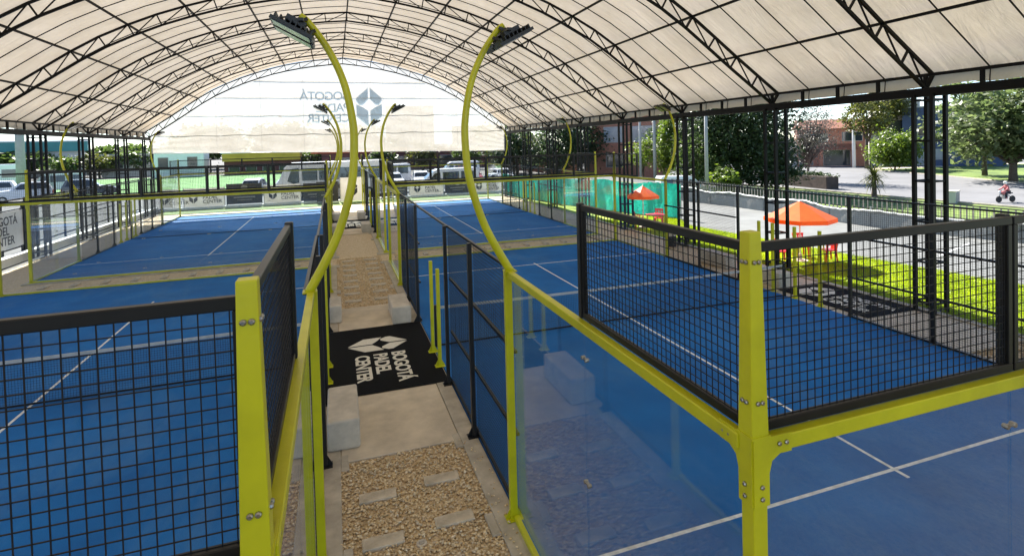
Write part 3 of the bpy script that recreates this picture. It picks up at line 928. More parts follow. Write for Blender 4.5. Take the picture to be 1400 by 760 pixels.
banner('square white logo banner closing the end of the aisle', .35, 2.35, .05, 2.05, 46.6, False, False)
banner('small dark banner left of the aisle end', -1.5, .2, .1, 1.75, 46.8, True)
banner('dark banner just right of the aisle end', ux(538), ux(556), .12, 1.5, 48.0, True)
banner('white logo banner below the front of the white van', ux(558), ux(604), .08, 1.45, 48.0)
banner('dark banner below the side of the white van', ux(606), ux(640), .08, 1.45, 48.0, True)
banner('white logo banner at the right end of the far fence', ux(642), ux(688), .0, 1.4, 48.0)
struct(sheet('far_kerb', -14.5, 16.0, 47.3, 47.6, .14, M['white'], .22))
struct(sheet('side_kerb', -13.3, -13.0, 14, 47.2, .30, M['white'], .38, .02))
struct(sheet('lawn_kerb', 14.02, 14.2, -8, 46, .03, M['kerb'], .12))
struct(sheet('turf_strip', -12.3, 14, 44.3, 47.2, -.015, M['lawn'], .03))

# left advertising banner on its own fence
t = thing('banner', 'white banner with dark lettering on the left, cut by the picture edge', 'banner', (-13.5, 27.1, 0), PI / 2)
MB().add([(-1.75, 0, .52), (1.75, 0, .52), (1.75, 0, 2.12), (-1.75, 0, 2.12)], [(0, 1, 2, 3)]).build('sheet', M['bannerwhite'], t)
fr = MB()
for s in (-1.72, 0, 1.72): fr.bar((s, .05, 0), (s, .05, 2.2), .06)
fr.bar((-1.75, .05, 2.16), (1.75, .05, 2.16), .05); fr.build('stakes', M['black'], t)
o = link('logo', logo_mesh('logo', .85, M['ink']), t); plane_frame(o, (-1.42, -.010, 1.32), (1, 0, 0), (0, 0, 1))
for i, wd in enumerate(('BOGOTÁ', 'PADEL', 'CENTER')):
    tx = link('lettering', text_mesh('lettering', wd, .52, M['ink'], fat=.008), t)
    plane_frame(tx, (-.92, -.010, 1.56 - i * .43), (1, 0, 0), (0, 0, 1))

fe = thing('boundary_fence', 'dark post and rail boundary fence behind the left lettered banner', 'fence', (-13.9, 33, 0))
rl = MB()
for z in (.35, 1.4, 2.55): rl.bar((0, -13, z), (0, 13, z), .06)
rl.build('rails', M['truss'], fe)
for k in range(14): MB().box((0, -13 + 2 * k, 1.3), (.08, .08, 2.6)).build('post', M['truss'], fe)
wm = MB()
for k in range(1, 260): wm.bar((.01, -13 + .1 * k, .3), (.01, -13 + .1 * k, 2.55), .005, .005, (0, 1, 0), caps=False)
for k in range(1, 23): wm.bar((.015, -13, .3 + .1 * k), (.015, 13, .3 + .1 * k), .005, .005, caps=False)
wm.build('wire_mesh', M['wire'], fe)
t = thing('control_box', 'tall dark steel box standing right of the left lettered banner', 'cabinet', (-13.55, 29.6, 0))
MB().box((0, 0, 1.15), (.45, .6, 2.3)).build('body', M['truss'], t, bevel=.015); MB().box((.235, 0, 1.3), (.02, .5, 1.7)).build('door', M['black'], t); MB().box((.255, .18, 1.3), (.03, .03, .16)).build('handle', M['steel'], t)
# ------------------------------------------------------------------ right side: lawn strip, paving, nets, railing
gv = [(14.2, -6), (19.6, -6), (19.1, 6), (18.3, 13), (17.5, 22), (18.5, 24.7), (14.9, 38.3), (14.2, 44)]
g = MB().prism(gv, Matrix.Translation((0, 0, -.06)), .05).build('lawn_strip', M['grass'])
struct(g)
def inside(px, py, poly):
    c = np.zeros(len(px), bool); n = len(poly)
    for i in range(n):
        x1, y1 = poly[i]; x2, y2 = poly[(i + 1) % n]
        k = ((y1 > py) != (y2 > py)) & (px < (x2 - x1) * (py - y1) / (y2 - y1 + 1e-12) + x1)
        c ^= k
    return c
def blades(n, poly, y0, y1, h, m, name='grass_blades'):
    px = rng.uniform(14.2, 19.6, n); py = rng.uniform(y0, y1, n)
    k = inside(px, py, poly); px, py = px[k], py[k]; n = len(px)
    a = rng.uniform(0, 2 * PI, n); w = rng.uniform(.006, .012, n); hh = rng.uniform(.5, 1.1, n) * h
    lx, ly = rng.normal(0, .5, n) * hh, rng.normal(0, .5, n) * hh
    dx, dy = np.cos(a) * w, np.sin(a) * w
    V = np.stack([np.stack([px - dx, py - dy, np.full(n, -.012)], 1), np.stack([px + dx, py + dy, np.full(n, -.012)], 1),
                  np.stack([px + lx, py + ly, hh], 1)], 1).reshape(-1, 3)
    F = np.arange(3 * n).reshape(-1, 3)
    return link(name, npmesh(name, V, F, m))
tag(blades(110000, gv, 4, 26, .085, M['blade']), 'bright lime green grass growing on the lawn strip outside the tent', 'grass', kind='stuff')

struct(MB().prism([(19.0, -10), (29.2, -10), (29.2, 60), (14.4, 60), (14.9, 38.3), (18.5, 24.7), (17.5, 22), (18.3, 13), (19.1, 6)], Matrix.Translation((0, 0, -.08)), .055).build('grey_paving', M['pave']))

# draped nets as waved sheets with a hem
def drape(name, label, cat, pts, h0, h1, m, amp, hem=None, seed=1):
    r_ = random.Random(seed)
    P = [Vector((*p, 0)) for p in pts]
    lens = [0]
    for a, b_ in zip(P, P[1:]): lens.append(lens[-1] + (b_ - a).length)
    n = int(lens[-1] / .22); kz = 7
    vs, fs, topv = [], [], []
    for i in range(n + 1):
        s = lens[-1] * i / n
        x = np.interp(s, lens, [p.x for p in P]); y = np.interp(s, lens, [p.y for p in P])
        h = h0 + (h1 - h0) * i / n + .10 * math.sin(s * 1.25) * abs(math.sin(s * .31)) + r_.uniform(-.03, .03)
        for k in range(kz + 1):
            t_ = k / kz
            o_ = amp * (math.sin(s * 2.7 + 2.2 * t_) + .7 * math.sin(s * 5.9 - 4 * t_) + .5 * math.sin(s * 11 + 3 * t_)) * (.3 + t_ * (1.2 - t_))
            vs.append((x + o_, y + o_ * .4, t_ * h - .03))
        topv.append((vs[-1][0], vs[-1][1], vs[-1][2]))
    for i in range(n):
        for k in range(kz):
            a = i * (kz + 1) + k
            fs.append((a, a + kz + 1, a + kz + 2, a + 1))
    t = thing(name, label, cat, (P[0].x, P[0].y, 0))
    off = (-P[0].x, -P[0].y, 0)
    MB().add(vs, fs).build('net_sheet', m, t, off, smooth=True)
    st_ = MB(); s = 0
    while s < lens[-1]:
        x = np.interp(s, lens, [p.x for p in P]); y = np.interp(s, lens, [p.y for p in P]); st_.bar((x + .1, y + .05, -.03), (x + .1, y + .05, max(h0, h1)), .05); s += 2.4
    st_.build('stakes', M['polegrey'], t, off)
    if hem:
        MB().tube(topv, .05, 6).build('hem', hem, t, off, smooth=True)
    return t
drape('debris_net', 'teal green debris net draped along the lawn beside the right courts', 'net fence', [(18.6, 24.6), (17.4, 28.6), (15.1, 38.2), (14.6, 46.0)], 2.0, 1.8, M['netgreen'], .09, None, 3)
drape('shade_fence', 'low grey shade net fence with a crumpled white hem beyond the paving', 'net fence', [(26.6, 6.0), (26.2, 12.4), (24.9, 17.4), (24.9, 27.8), (24.3, 33.0)], .62, .95, M['shade'], .06, M['white'], 5)
# a white line painted on the paving
tag(MB().bar((21.0, 11.9, -.022), (24.4, 13.0, -.022), .09, .006).build('painted_line', M['line']), None, None, None, 'structure')

ra = thing('picket_railing', 'low pale picket railing along the edge of the raised site', 'railing', (29.8, 20, 0))
r1, r2 = MB(), MB()
for z in (.15, .85): r1.bar((0, -14, z), (0, 22, z), .05)
y = -14
while y < 22:
    r2.bar((0, y, 0), (0, y, .82), .05, .05); y += .30
r1.build('rails', M['black'], ra); r2.build('pickets', M['kerb'], ra)

# lawn beyond, road, far lawn
struct(grid('sloping_lawn', [30.2, 30.8, 31.4, 32, 32.6, 33.2, 34, 51.3], [-30, 10, 30, 44, 55], lambda x: hgt(x) - .03, M['lawn']))
rd = MB().prism([(51.3, -60), (76, -60), (76, 40), (81, 50), (89, 69.5), (110, 92), (60, 120), (46, 90), (50, 60), (51.3, 45)], Matrix.Translation((0, 0, ST - .06)), .06).build('road', M['road'])
struct(rd)
kb = MB()
kp = [(51.3, -60), (51.3, 45), (50, 60), (46, 90)]
for a, b_ in zip(kp, kp[1:]): kb.bar((*a, ST + .02), (*b_, ST + .02), .18, .2)
kp = [(76, -60), (76, 40), (81, 50), (89, 69.5)]
for a, b_ in zip(kp, kp[1:]): kb.bar((*a, ST + .02), (*b_, ST + .02), .18, .2)
struct(kb.build('road_kerb', M['kerb']))
struct(MB().prism([(76.2, -60), (140, -60), (140, 60), (112, 66), (92, 68), (89.2, 69), (81.2, 50), (76.2, 40)], Matrix.Translation((0, 0, ST - .05)), .08).build('far_lawn', M['lawn']))
struct(MB().prism([(89.5, 69.8), (92.2, 68.2), (112, 66.2), (140, 60.2), (140, 62.5), (113, 69), (94, 72)], Matrix.Translation((0, 0, ST - .05)), .09).build('far_pavement', M['conc']))
# green sports field beyond the far fence
struct(sheet('green_field', -60, -4.5, 74, 118, -.06, M['pitch'], .04))
struct(sheet('parking_ground', -70, 34, 48.6, 73.5, -.07, M['asphalt'], .04))

# ------------------------------------------------------------------ vegetation
def leaves(n_cl, per, rx, ry, rz, cz, size, seed, shell=.55, spread=.3, droop=0):
    r_ = np.random.default_rng(seed)
    d_ = r_.normal(size=(n_cl, 3)); d_ /= np.linalg.norm(d_, axis=1)[:, None]
    rad = shell + (1 - shell) * r_.random(n_cl) ** .7
    rad *= r_.uniform(.78, 1.12, n_cl)
    C = d_ * rad[:, None] * np.array([rx, ry, rz])
    C[:, 2] = np.where(C[:, 2] < -rz * .55, -rz * .55 + r_.uniform(-.15, .1, n_cl) * rz, C[:, 2])
    cs = r_.uniform(.6, 1.35, n_cl) * spread
    n = n_cl * per
    P = np.repeat(C, per, 0) + r_.normal(size=(n, 3)) * np.repeat(cs, per)[:, None] * np.array([rx, ry, rz * .75])
    P[:, 2] += cz
    nr = r_.normal(size=(n, 3)); nr[:, 2] = np.abs(nr[:, 2]) + .5; nr /= np.linalg.norm(nr, axis=1)[:, None]
    t = np.cross(nr, r_.normal(size=(n, 3))); t /= np.linalg.norm(t, axis=1)[:, None] + 1e-9
    b_ = np.cross(nr, t)
    s = (r_.uniform(.6, 1.3, n) * size)[:, None]
    t, b_ = t * s, b_ * s * .5
    V = np.stack([P - t, P + b_ - .15 * t, P + t, P - b_ - .15 * t], 1).reshape(-1, 3)
    return V, np.arange(4 * n).reshape(-1, 4), C
def tree(name, label, loc, h, trunk_h, rx, rz, m, n_cl=45, per=90, size=.16, seed=1, tr=.18, cat='tree', group=None, spread=.22, shell=.5, lean=0, bark='bark', limbs=7):
    t = thing(name, label, cat, loc, group=group)
    cz = h - rz
    V, F, C = leaves(n_cl, per, rx, rx, rz, cz, size, seed, shell, spread)
    link('crown', npmesh('crown', V, F, m), t)
    r_ = random.Random(seed)
    tk = MB()
    fork = trunk_h
    tk.tube([(0, 0, -.2), (lean * .3, .05, fork * .5), (lean, 0, fork), (lean * .8, 0, cz + rz * .3)], [tr * 1.25, tr, tr * .85, tr * .25], 8)
    for k in range(limbs):
        c = C[r_.randrange(len(C))]
        z0 = fork * r_.uniform(.85, 1.1)
        e = Vector((c[0] * .85, c[1] * .85, c[2] * .85 + cz))
        mid = Vector((lean, 0, z0)).lerp(e, .5) + Vector((r_.uniform(-.2, .2), r_.uniform(-.2, .2), .25))
        tk.tube([(lean, 0, z0), mid, e], [tr * .5, tr * .3, tr * .08], 6)
    tk.build('trunk', M[bark], t, smooth=True)
    return t
M['leaf_gloss'] = leafmat('leaf_gloss', (.05, .085, .03), (.17, .20, .09), 1.2, .45)
M['leaf_dark'] = leafmat('leaf_dark', (.028, .05, .02), (.075, .105, .045), 1.2, .3)
M['leaf_mid'] = leafmat('leaf_mid', (.04, .075, .02), (.12, .16, .05), 1.5, .4)
M['leaf_light'] = leafmat('leaf_light', (.07, .12, .02), (.17, .22, .05), 2, .45)
M['leaf_olive'] = leafmat('leaf_olive', (.06, .08, .02), (.15, .15, .045), 2, .4)
M['leaf_grey'] = leafmat('leaf_grey', (.05, .055, .04), (.13, .12, .10), 2, .3)
M['twig'] = pmat('twig_bark', (.16, .11, .10), .9, 0, .3, 5)

tree('broad_tree', 'huge dark dense tree between two tent columns right of the white street van', (43.7, 49.4, ST), 15.5, 2.4, 5.9, 7.6, M['leaf_dark'], 150, 150, .26, 3, .35, spread=.16, shell=.42)
tree('broad_tree', 'dark leafy tree at the right of the brick building beyond the far right court', (44.5, 62, ST), 11.5, 2.5, 3.6, 4.8, M['leaf_dark'], 60, 110, .24, 4, .25)
tree('broad_tree', 'dark tree just left of the brick building wall', (38.2, 80, ST), 11.5, 2.5, 3.9, 5, M['leaf_dark'], 60, 110, .26, 5, .25)
tree('broad_tree', 'dark tree behind the far right curved light pole', (32.6, 76, ST), 11.0, 2.5, 3.8, 5, M['leaf_dark'], 60, 110, .26, 6, .25)
tree('broad_tree', 'dark tree at the left end of the tree row near the far tent corner', (26.6, 80, ST), 9.6, 2.2, 3.4, 4.2, M['leaf_dark'], 50, 110, .26, 7, .25)
tree('young_tree', 'pale green young tree standing before the brick building windows', (36.5, 58, ST), 6.6, 2.2, 2.1, 2.1, M['leaf_light'], 36, 60, .17, 8, .12)
tree('broad_tree', 'yellow green narrow tree beside the tent column left of the dark tree', (38.8, 55.8, ST), 9.2, 1.6, 1.5, 3.9, M['leaf_light'], 44, 70, .20, 9, .13)
tree('broad_tree', 'mid green bushy tree in front of the huge dark tree', (38.3, 49.5, ST), 6.6, 1.5, 2.6, 2.7, M['leaf_mid'], 50, 80, .20, 10, .14)
tree('garden_shrub', 'dark green shrub filling the foot of the huge dark tree', (46.5, 48.2, ST), 4.6, .6, 3.2, 2.2, M['leaf_dark'], 50, 90, .22, 23, .12, 'shrub')
tree('garden_shrub', 'small bright green broad leaved shrub behind the shade fence', (36.6, 43.0, ST), 3.4, .7, 1.15, 1.2, M['leaf_light'], 22, 50, .24, 11, .07, 'shrub')
tree('bare_tree', 'thin half bare brown twiggy tree over the brick planter', (59.4, 54.5, ST), 11.4, 2.2, 3.9, 4.9, M['leaf_grey'], 110, 55, .13, 12, .17, spread=.16, shell=.25, bark='twig', limbs=110)
tree('broad_tree', 'olive green open crowned tree right of the street lamp', (91.5, 72, ST), 13.6, 5, 3.8, 4.2, M['leaf_olive'], 46, 60, .32, 13, .3, spread=.19)
tree('round_bush', 'round bright green bush on the far lawn right of the street lamp', (88.2, 64.2, ST), 6.6, .7, 3.3, 3.1, M['leaf_light'], 60, 120, .26, 14, .15, 'bush')
tree('broad_tree', 'spreading bright leaved tree at the right edge above the motorcyclist', (77.0, 41.0, ST), 13.2, 2.4, 8.6, 6.0, M['leaf_gloss'], 150, 80, .40, 15, .42, spread=.11, shell=.35, limbs=26)
tree('broad_tree', 'slim tree behind the spreading tree on the far lawn', (86.0, 49.5, ST), 10, 3, 4.5, 3.8, M['leaf_mid'], 50, 100, .3, 16, .3, spread=.2)
tree('broad_tree', 'tree rising over the blue grey building behind a tent column', (101, 76, ST), 16.5, 6, 4.5, 4.2, M['leaf_olive'], 45, 80, .35, 17, .3, spread=.2)
# spiky yucca
yt = thing('yucca_plant', 'spiky yucca with drooping leaves on the sloping lawn', 'yucca', (50.5, 38, ST)); yt.scale = (1.35, 1.35, 1.35)
yv = MB(); rr = random.Random(5)
for k in range(150):
    a = rr.uniform(0, 2 * PI); el = rr.uniform(-.9, 1.3); l = rr.uniform(.8, 1.3); z0 = 1.5 + rr.uniform(-.5, .25)
    dx, dy = math.cos(a), math.sin(a); w = .04
    p0 = Vector((0, 0, z0)); p1 = p0 + Vector((dx * math.cos(el), dy * math.cos(el), math.sin(el))) * l * .6; p2 = p1 + Vector((dx * math.cos(el - .5), dy * math.cos(el - .5), math.sin(el - .5))) * l * .5
    s = Vector((-dy, dx, 0)) * w
    yv.add([p0 - s, p0 + s, p1 + s, p1 - s, p2], [(0, 1, 2, 3), (3, 2, 4)])
yv.build('leaves', M['leaf_olive'], yt)
MB().tube([(0, 0, -.1), (.03, 0, .7), (0, 0, 1.5)], [.2, .15, .12], 8).build('trunk', M['bark'], yt)
pl = thing('brick_planter', 'long low dark brick planter wall on the lawn under the bare tree', 'planter', (54.5, 50.0, ST), R(82))
MB().box((0, 0, .7), (8.4, 1.6, 1.5)).build('wall', M['darkbrick'], pl, bevel=.05)
V, F, C = leaves(36, 50, 4.0, .8, .35, 1.6, .14, 20, .2, .2)
link('planting', npmesh('planting', V, F, M['leaf_dark']), pl)

# far tree clumps behind the curtain
for i, (x, y, h, rx) in enumerate(((-33, 165, 12, 9), (-52, 160, 6.5, 8), (-14, 170, 12.5, 9), (6, 175, 11.5, 9), (-66, 150, 5.5, 7), (52, 170, 10.5, 9))):
    tree('distant_tree', ['distant tree left of centre seen through the far curtain', 'low distant tree near the left end of the far curtain', 'distant tree under the curtain lettering',
                          'distant tree just right of the aisle seen through the curtain', 'leftmost distant tree beyond the far tent corner', 'distant tree at the right end of the far curtain'][i],
         (x, y, -.1), h, 3, rx, h * .42, M['leaf_mid'], 60, 75, .75, 30 + i, .4, spread=.2)

for i, (x, y, h, rx) in enumerate(((-44, 128, 4.8, 3.5), (-38.5, 130, 5.6, 3.2), (-4, 128, 5.0, 3), (2, 130, 5.8, 3.2), (-49, 126, 4.2, 3), (9, 107, 5.0, 2.4), (16, 104, 5.4, 2.6), (24, 102, 5.2, 2.6), (29, 95, 5.6, 2.6), (33, 90, 6.2, 2.8))):
    tree('far_tree', ['small bushy tree far left beyond the green field, left of the sheds', 'small bushy tree behind the pale sheds beyond the green field', 'small tree right of the ochre hall beyond the green field',
        'small tree behind the coach roof', 'leftmost small tree beyond the green field', 'small tree before the long hall above the white car', 'small tree before the long hall left of the white van',
        'small tree before the long hall above the white van', 'small tree at the right end of the long hall', 'small dark tree beside the far right tent corner'][i],
        (x, y, -.1), h, 1.2, rx, h * .40, M['leaf_mid' if i % 3 else 'leaf_olive'], 30, 60, .34, 60 + i, .2, spread=.22)
# ------------------------------------------------------------------ buildings
def building(name, label, loc, rotz, size, mw, wins, roof=None, mwin='window', extra=None, cat='building', frame=None):
    w, d_, h = size
    t = thing(name, label, cat, loc, rotz)
    MB().box((0, 0, h / 2), (w, d_, h)).build('wall', mw, t)
    for (x, z, ww, hh, *mm) in wins:
        f = MB().box((x, -d_ / 2 - .02, z), (ww + .16, .06, hh + .16)).build('window', frame or M['greywall'], t)
        MB().box((x, -d_ / 2 - .056, z), (ww, .012, hh)).build('pane', M[mm[0]] if mm else M[mwin], f)
    if roof == 'flat':
        MB().box((0, 0, h + .12), (w + .4, d_ + .4, .24)).build('roof', M['greywall'], t)
    elif roof == 'tile':
        MB().add([(-w / 2 - .5, -d_ / 2 - .6, h), (w / 2 + .5, -d_ / 2 - .6, h), (w / 2 + .5, d_ / 2 + .6, h), (-w / 2 - .5, d_ / 2 + .6, h), (-w / 2 - .3, 0, h + 1.9), (w / 2 + .3, 0, h + 1.9)],
                 [(0, 1, 5, 4), (2, 3, 4, 5), (0, 4, 3), (1, 2, 5), (0, 3, 2, 1)]).build('roof', M['tile'], t)
    return t
b1 = building('brick_building', 'plain red brick building with blue grey upper windows behind the pale young tree', (46.5, 79.5, ST), R(-38), (13, 8, 10.2), M['brick'],
         [(-1.5, 7.2, 3.2, 2.4, 'windowlt'), (3.0, 7.2, 3.2, 2.4, 'windowlt'), (-1.5, 3.0, 2.6, 2.0, 'window')], 'flat')
b2 = building('brick_house', 'two storey brick house with tiled roof and shopfront behind the street lamp', (97, 85, ST), R(-42), (12.5, 8, 7.6), M['brick'],
         [(-4.4, 5.7, 1.5, 1.5), (-1.5, 5.7, 1.5, 1.5), (3.6, 5.9, 3.4, 1.7), (0.9, 1.7, 4.6, 3.0), (-4.6, 1.6, 2.4, 2.6)], 'tile')
aw = MB().add([(-2.2, -4.02, 4.5), (4.2, -4.02, 4.5), (4.4, -5.4, 3.5), (-2.4, -5.4, 3.5), (-2.2, -4.02, 4.3), (4.2, -4.02, 4.3), (4.4, -5.4, 3.35), (-2.4, -5.4, 3.35)],
              [(0, 1, 2, 3), (4, 7, 6, 5), (3, 2, 6, 7), (0, 3, 7, 4), (1, 5, 6, 2)]).build('awning', M['tile'], b2)
MB().box((-2.0, -5.1, 1.75), (.6, .5, 3.4)).build('pillar', M['brick'], b2)
b2p = MB().box((3.9, -5.1, 1.75), (.6, .5, 3.4)).build('pillar', M['brick'], b2)
b3 = building('shop_building', 'pale shop building left of the brick house with a dark open front', (89.5, 92, ST), R(-42), (9, 7, 5.2), M['greywall'],
         [(0, 1.5, 6.5, 2.4), (-2.2, 4.1, 1.4, 1.1), (2, 4.1, 1.4, 1.1)], 'flat')
b4 = building('white_building', 'pale building with grid window above the round bush', (106, 78, ST), R(-48), (8, 8, 12.5), M['greywall'],
         [(-.5, 7.6, 4.6, 2.4), (-.5, 3.2, 3, 2)], 'flat')
b5 = building('blue_building', 'blue grey building behind the trees at the right', (110, 69.5, ST), R(-56), (15, 8, 11), M['bluewall'],
         [(-5, 1.6, 1.5, 2.8, 'windowlt'), (-2, 2.2, 2.4, 1.8, 'windowlt'), (3, 2.2, 2.4, 1.8), (-4, 6.5, 2.2, 1.6), (0, 6.5, 2.2, 1.6), (4, 6.5, 2.2, 1.6)], 'flat')
building('brick_building', 'low brick building with a wide front far behind the pale green net', (36.5, 92, ST), R(-25), (12, 6, 5), M['brick'], [(-2.5, 2.5, 3, 1.6), (2.5, 2.5, 3, 1.6)], 'flat')
grid_w = [(x, z, 2.2, 2.2) for x in (-6, -2, 2, 6) for z in (3, 7, 11, 15)]
building('tower_block', 'tall beige block seen through the curtain right of the lettering', (27, 205, 0), R(-8), (17, 12, 19), M['beigewall'], grid_w, 'flat', 'windowlt')
building('apartment_block', 'low beige block seen through the curtain between the aisle light poles', (3, 215, 0), R(-2), (20, 12, 11.5), M['beigewall'], [(x, z, 2, 2) for x in (-7, -3, 1, 5) for z in (3, 7)], 'flat')
building('apartment_block', 'long low beige block at the right end seen through the curtain', (52, 190, 0), R(-14), (24, 12, 11), M['beigewall'], [(x, z, 2, 2) for x in (-9, -5, -1, 3, 7) for z in (3, 7)], 'flat')
building('market_hall', 'long hall with ochre fascia and maroon front beyond the green field', (-13.5, 122, -.08), 0, (13.5, 9, 2.6), M['maroon'], [(x, 1.1, 1.8, 1.3) for x in (-5, -2, 1, 4)], None)
h_ = [o for o in COL.objects if o.name.startswith('market_hall')][0]
MB().box((0, -.3, 3.4), (13.9, 9.8, 1.55)).build('fascia', M['yellowwall'], h_); MB().box((0, -.3, 4.24), (14.3, 10.2, .14)).build('roof', M['white'], h_)
building('white_shed', 'pair of small pale blue white sheds beyond the green field at left', (-28.0, 120, -.08), 0, (8.6, 5, 5.3), M['white'], [(-2.4, 2.6, 1.6, 2.2), (2.4, 2.6, 1.6, 2.2)], 'flat')
building('grey_hall', 'long low grey hall behind the sheds', (-36, 133, -.08), 0, (16, 8, 4.4), M['greywall'], [(x, 2.4, 2.4, 1.2) for x in (-5.5, -1.8, 1.8, 5.5)], 'flat')
building('long_hall', 'long pale roofed hall far behind the white van', (18, 118, -.08), R(-6), (40, 10, 4.6), M['maroon'], [(x, 1.6, 3.2, 2.0) for x in (-15, -10, -5, 0, 5, 10, 15)], None)
h_ = [o for o in COL.objects if o.name.startswith('long_hall')][0]
MB().box((0, 0, 4.8), (42, 11.5, .5)).build('roof', M['white'], h_)
sg = [o for o in COL.objects if o.name.startswith('long_hall')][0]
MB().box((-2, -5.2, 4.0), (40, .4, .7)).build('fascia', M['redroof'], sg)
building('teal_warehouse', 'wide warehouse with teal roof band far behind the parked cars at left', (-78, 150, -.08), R(16), (46, 10, 5.6), M['greywall'], [(x, 2.2, 5, 2.2) for x in (-18, -11, -4, 3, 10, 17)], None, 'window')
h_ = [o for o in COL.objects if o.name.startswith('teal_warehouse')][0]
MB().box((0, -.2, 6.7), (47, 10.8, 2.2)).build('roof', M['tealroof'], h_); MB().box((0, -.2, 7.95), (47.4, 11.2, .3)).build('coping', M['white'], h_)

# ------------------------------------------------------------------ poles and lamps outside
def pole(name, label, x, y, z, h, r, m='polegrey', cat='pole'):
    t = thing(name, label, cat, (x, y, z))
    MB().tube([(0, 0, -.3), (0, 0, h)], [r, r * .75], 12).build('shaft', M[m], t, smooth=True)
    MB().box((0, 0, h - .7), (1.6, .1, .12)).build('crossarm', M[m], t)
    for k in (-.7, 0, .7): MB().lathe([(.05, 0), (.07, .05), (.04, .18)], (k, 0, h - .63), 8).build('insulator', M['greywall'], t)
    return t
pole('utility_pole', 'slim grey utility pole before the young tree and the brick building', 34.8, 55.8, ST, 11, .17)
pole('utility_pole', 'grey utility pole left of the yellow green narrow tree', 36.15, 54.8, ST, 11, .22)
pole('utility_pole', 'grey utility pole at the left of the huge dark tree, behind the van', 34.6, 43.1, ST, 11, .19)
pole('utility_pole', 'thick grey utility pole at the far left behind parked cars', -35.2, 79.0, -.1, 14, .5)
t = thing('street_lamp', 'tall pale street lamp post with one arm in front of the brick house', 'street lamp', (92.5, 75.5, ST))
MB().tube([(0, 0, -.2), (0, 0, 12.0)], [.34, .2], 10).build('pole', M['white'], t, smooth=True)
MB().tube([(0, 0, 11.9), (-.8, .4, 12.5), (-2.0, 1, 12.7)], [.09, .08, .06], 8).build('arm', M['polegrey'], t, smooth=True)
MB().box((-2.3, 1.15, 12.66), (.9, .3, .16)).build('lamp_head', M['polegrey'], t, bevel=.03)

# ------------------------------------------------------------------ vehicles
def vehicle(name, label, cat, loc, rotz, prof, w, belt, taper, body, side_wins, screen, wheels, wr, group=None, rear=None):
    """prof: side outline (x forward is -x), z up; side_wins: polygons in the side plane"""
    t = thing(name, label, cat, loc, rotz, group)
    ztop = max(p[1] for p in prof)
    def hw(z): return w / 2 * (1 - taper * max(0, z - belt) / (ztop - belt))
    n = len(prof)
    vs = [(x, -hw(z), z) for x, z in prof] + [(x, hw(z), z) for x, z in prof]
    b = MB().add(vs, [tuple(range(n)), tuple(range(2 * n - 1, n - 1, -1))] + [(i, n + i, n + (i + 1) % n, (i + 1) % n) for i in range(n)])
    b.build('body', body, t, bevel=.06, seg=3)
    for pw in side_wins:
        for s in (-1, 1):
            g_ = MB()
            k = len(pw)
            g_.add([(x, s * (hw(z) + .012), z) for x, z in pw] + [(x, s * (hw(z) - .01), z) for x, z in pw],
                   [tuple(range(k)), tuple(range(2 * k - 1, k - 1, -1))] + [(i, k + i, k + (i + 1) % k, (i + 1) % k) for i in range(k)])
            g_.build('side_window', M['carglass'], t)
    for nm, sc_ in (('windscreen', screen), ('rear_window', rear)):
        if not sc_: continue
        (x0, z0), (x1, z1) = sc_
        nv = Vector((z1 - z0, 0, -(x1 - x0))).normalized() * (-.02 if nm == 'windscreen' else .02)
        if nv.x > 0 and nm == 'windscreen': nv = -nv
        if nv.x < 0 and nm == 'rear_window': nv = -nv
        MB().add([(x0 + nv.x, -hw(z0) * .88, z0 + nv.z), (x0 + nv.x, hw(z0) * .88, z0 + nv.z), (x1 + nv.x, hw(z1) * .88, z1 + nv.z), (x1 + nv.x, -hw(z1) * .88, z1 + nv.z),
                  (x0 - nv.x, -hw(z0) * .88, z0 - nv.z), (x0 - nv.x, hw(z0) * .88, z0 - nv.z), (x1 - nv.x, hw(z1) * .88, z1 - nv.z), (x1 - nv.x, -hw(z1) * .88, z1 - nv.z)],
                 [(0, 1, 2, 3), (7, 6, 5, 4), (0, 4, 5, 1), (1, 5, 6, 2), (2, 6, 7, 3), (3, 7, 4, 0)]).build(nm, M['carglass'], t)
    xf = min(p[0] for p in prof); xr = max(p[0] for p in prof)
    for s in (-1, 1):
        MB().box((xf - .0, s * w * .36, prof[1][1] * .0 + .75), (.12, .34, .18)).build('headlight', M['lampglass'], t, bevel=.03)
        MB().box((xr + .0, s * w * .40, .95), (.08, .2, .3)).build('tail_light', M['redlamp'], t)
        MB().box((screen[0][0] + .35, s * (hw(belt) + .14), belt + .12), (.10, .2, .22)).build('wing_mirror', body, t, bevel=.02)
    for wx in wheels:
        for s in (-1, 1):
            ty = MB().lathe([(wr * .55, -.11), (wr * .95, -.11), (wr, -.06), (wr, .06), (wr * .95, .11), (wr * .55, .11)], (wx, s * (w / 2 - .09), wr), 18, 'y').build('wheel', M['rubber'], t)
            MB().lathe([(wr * .6, -.02), (wr * .55, .02), (.05, .03)], (wx, s * (w / 2 + .025), wr), 14, 'y').build('rim', M['rim'], ty)
    MB().box((xf - .02, 0, .45), (.1, w * .92, .2)).build('bumper', M['cargrey'], t, bevel=.03)
    return t
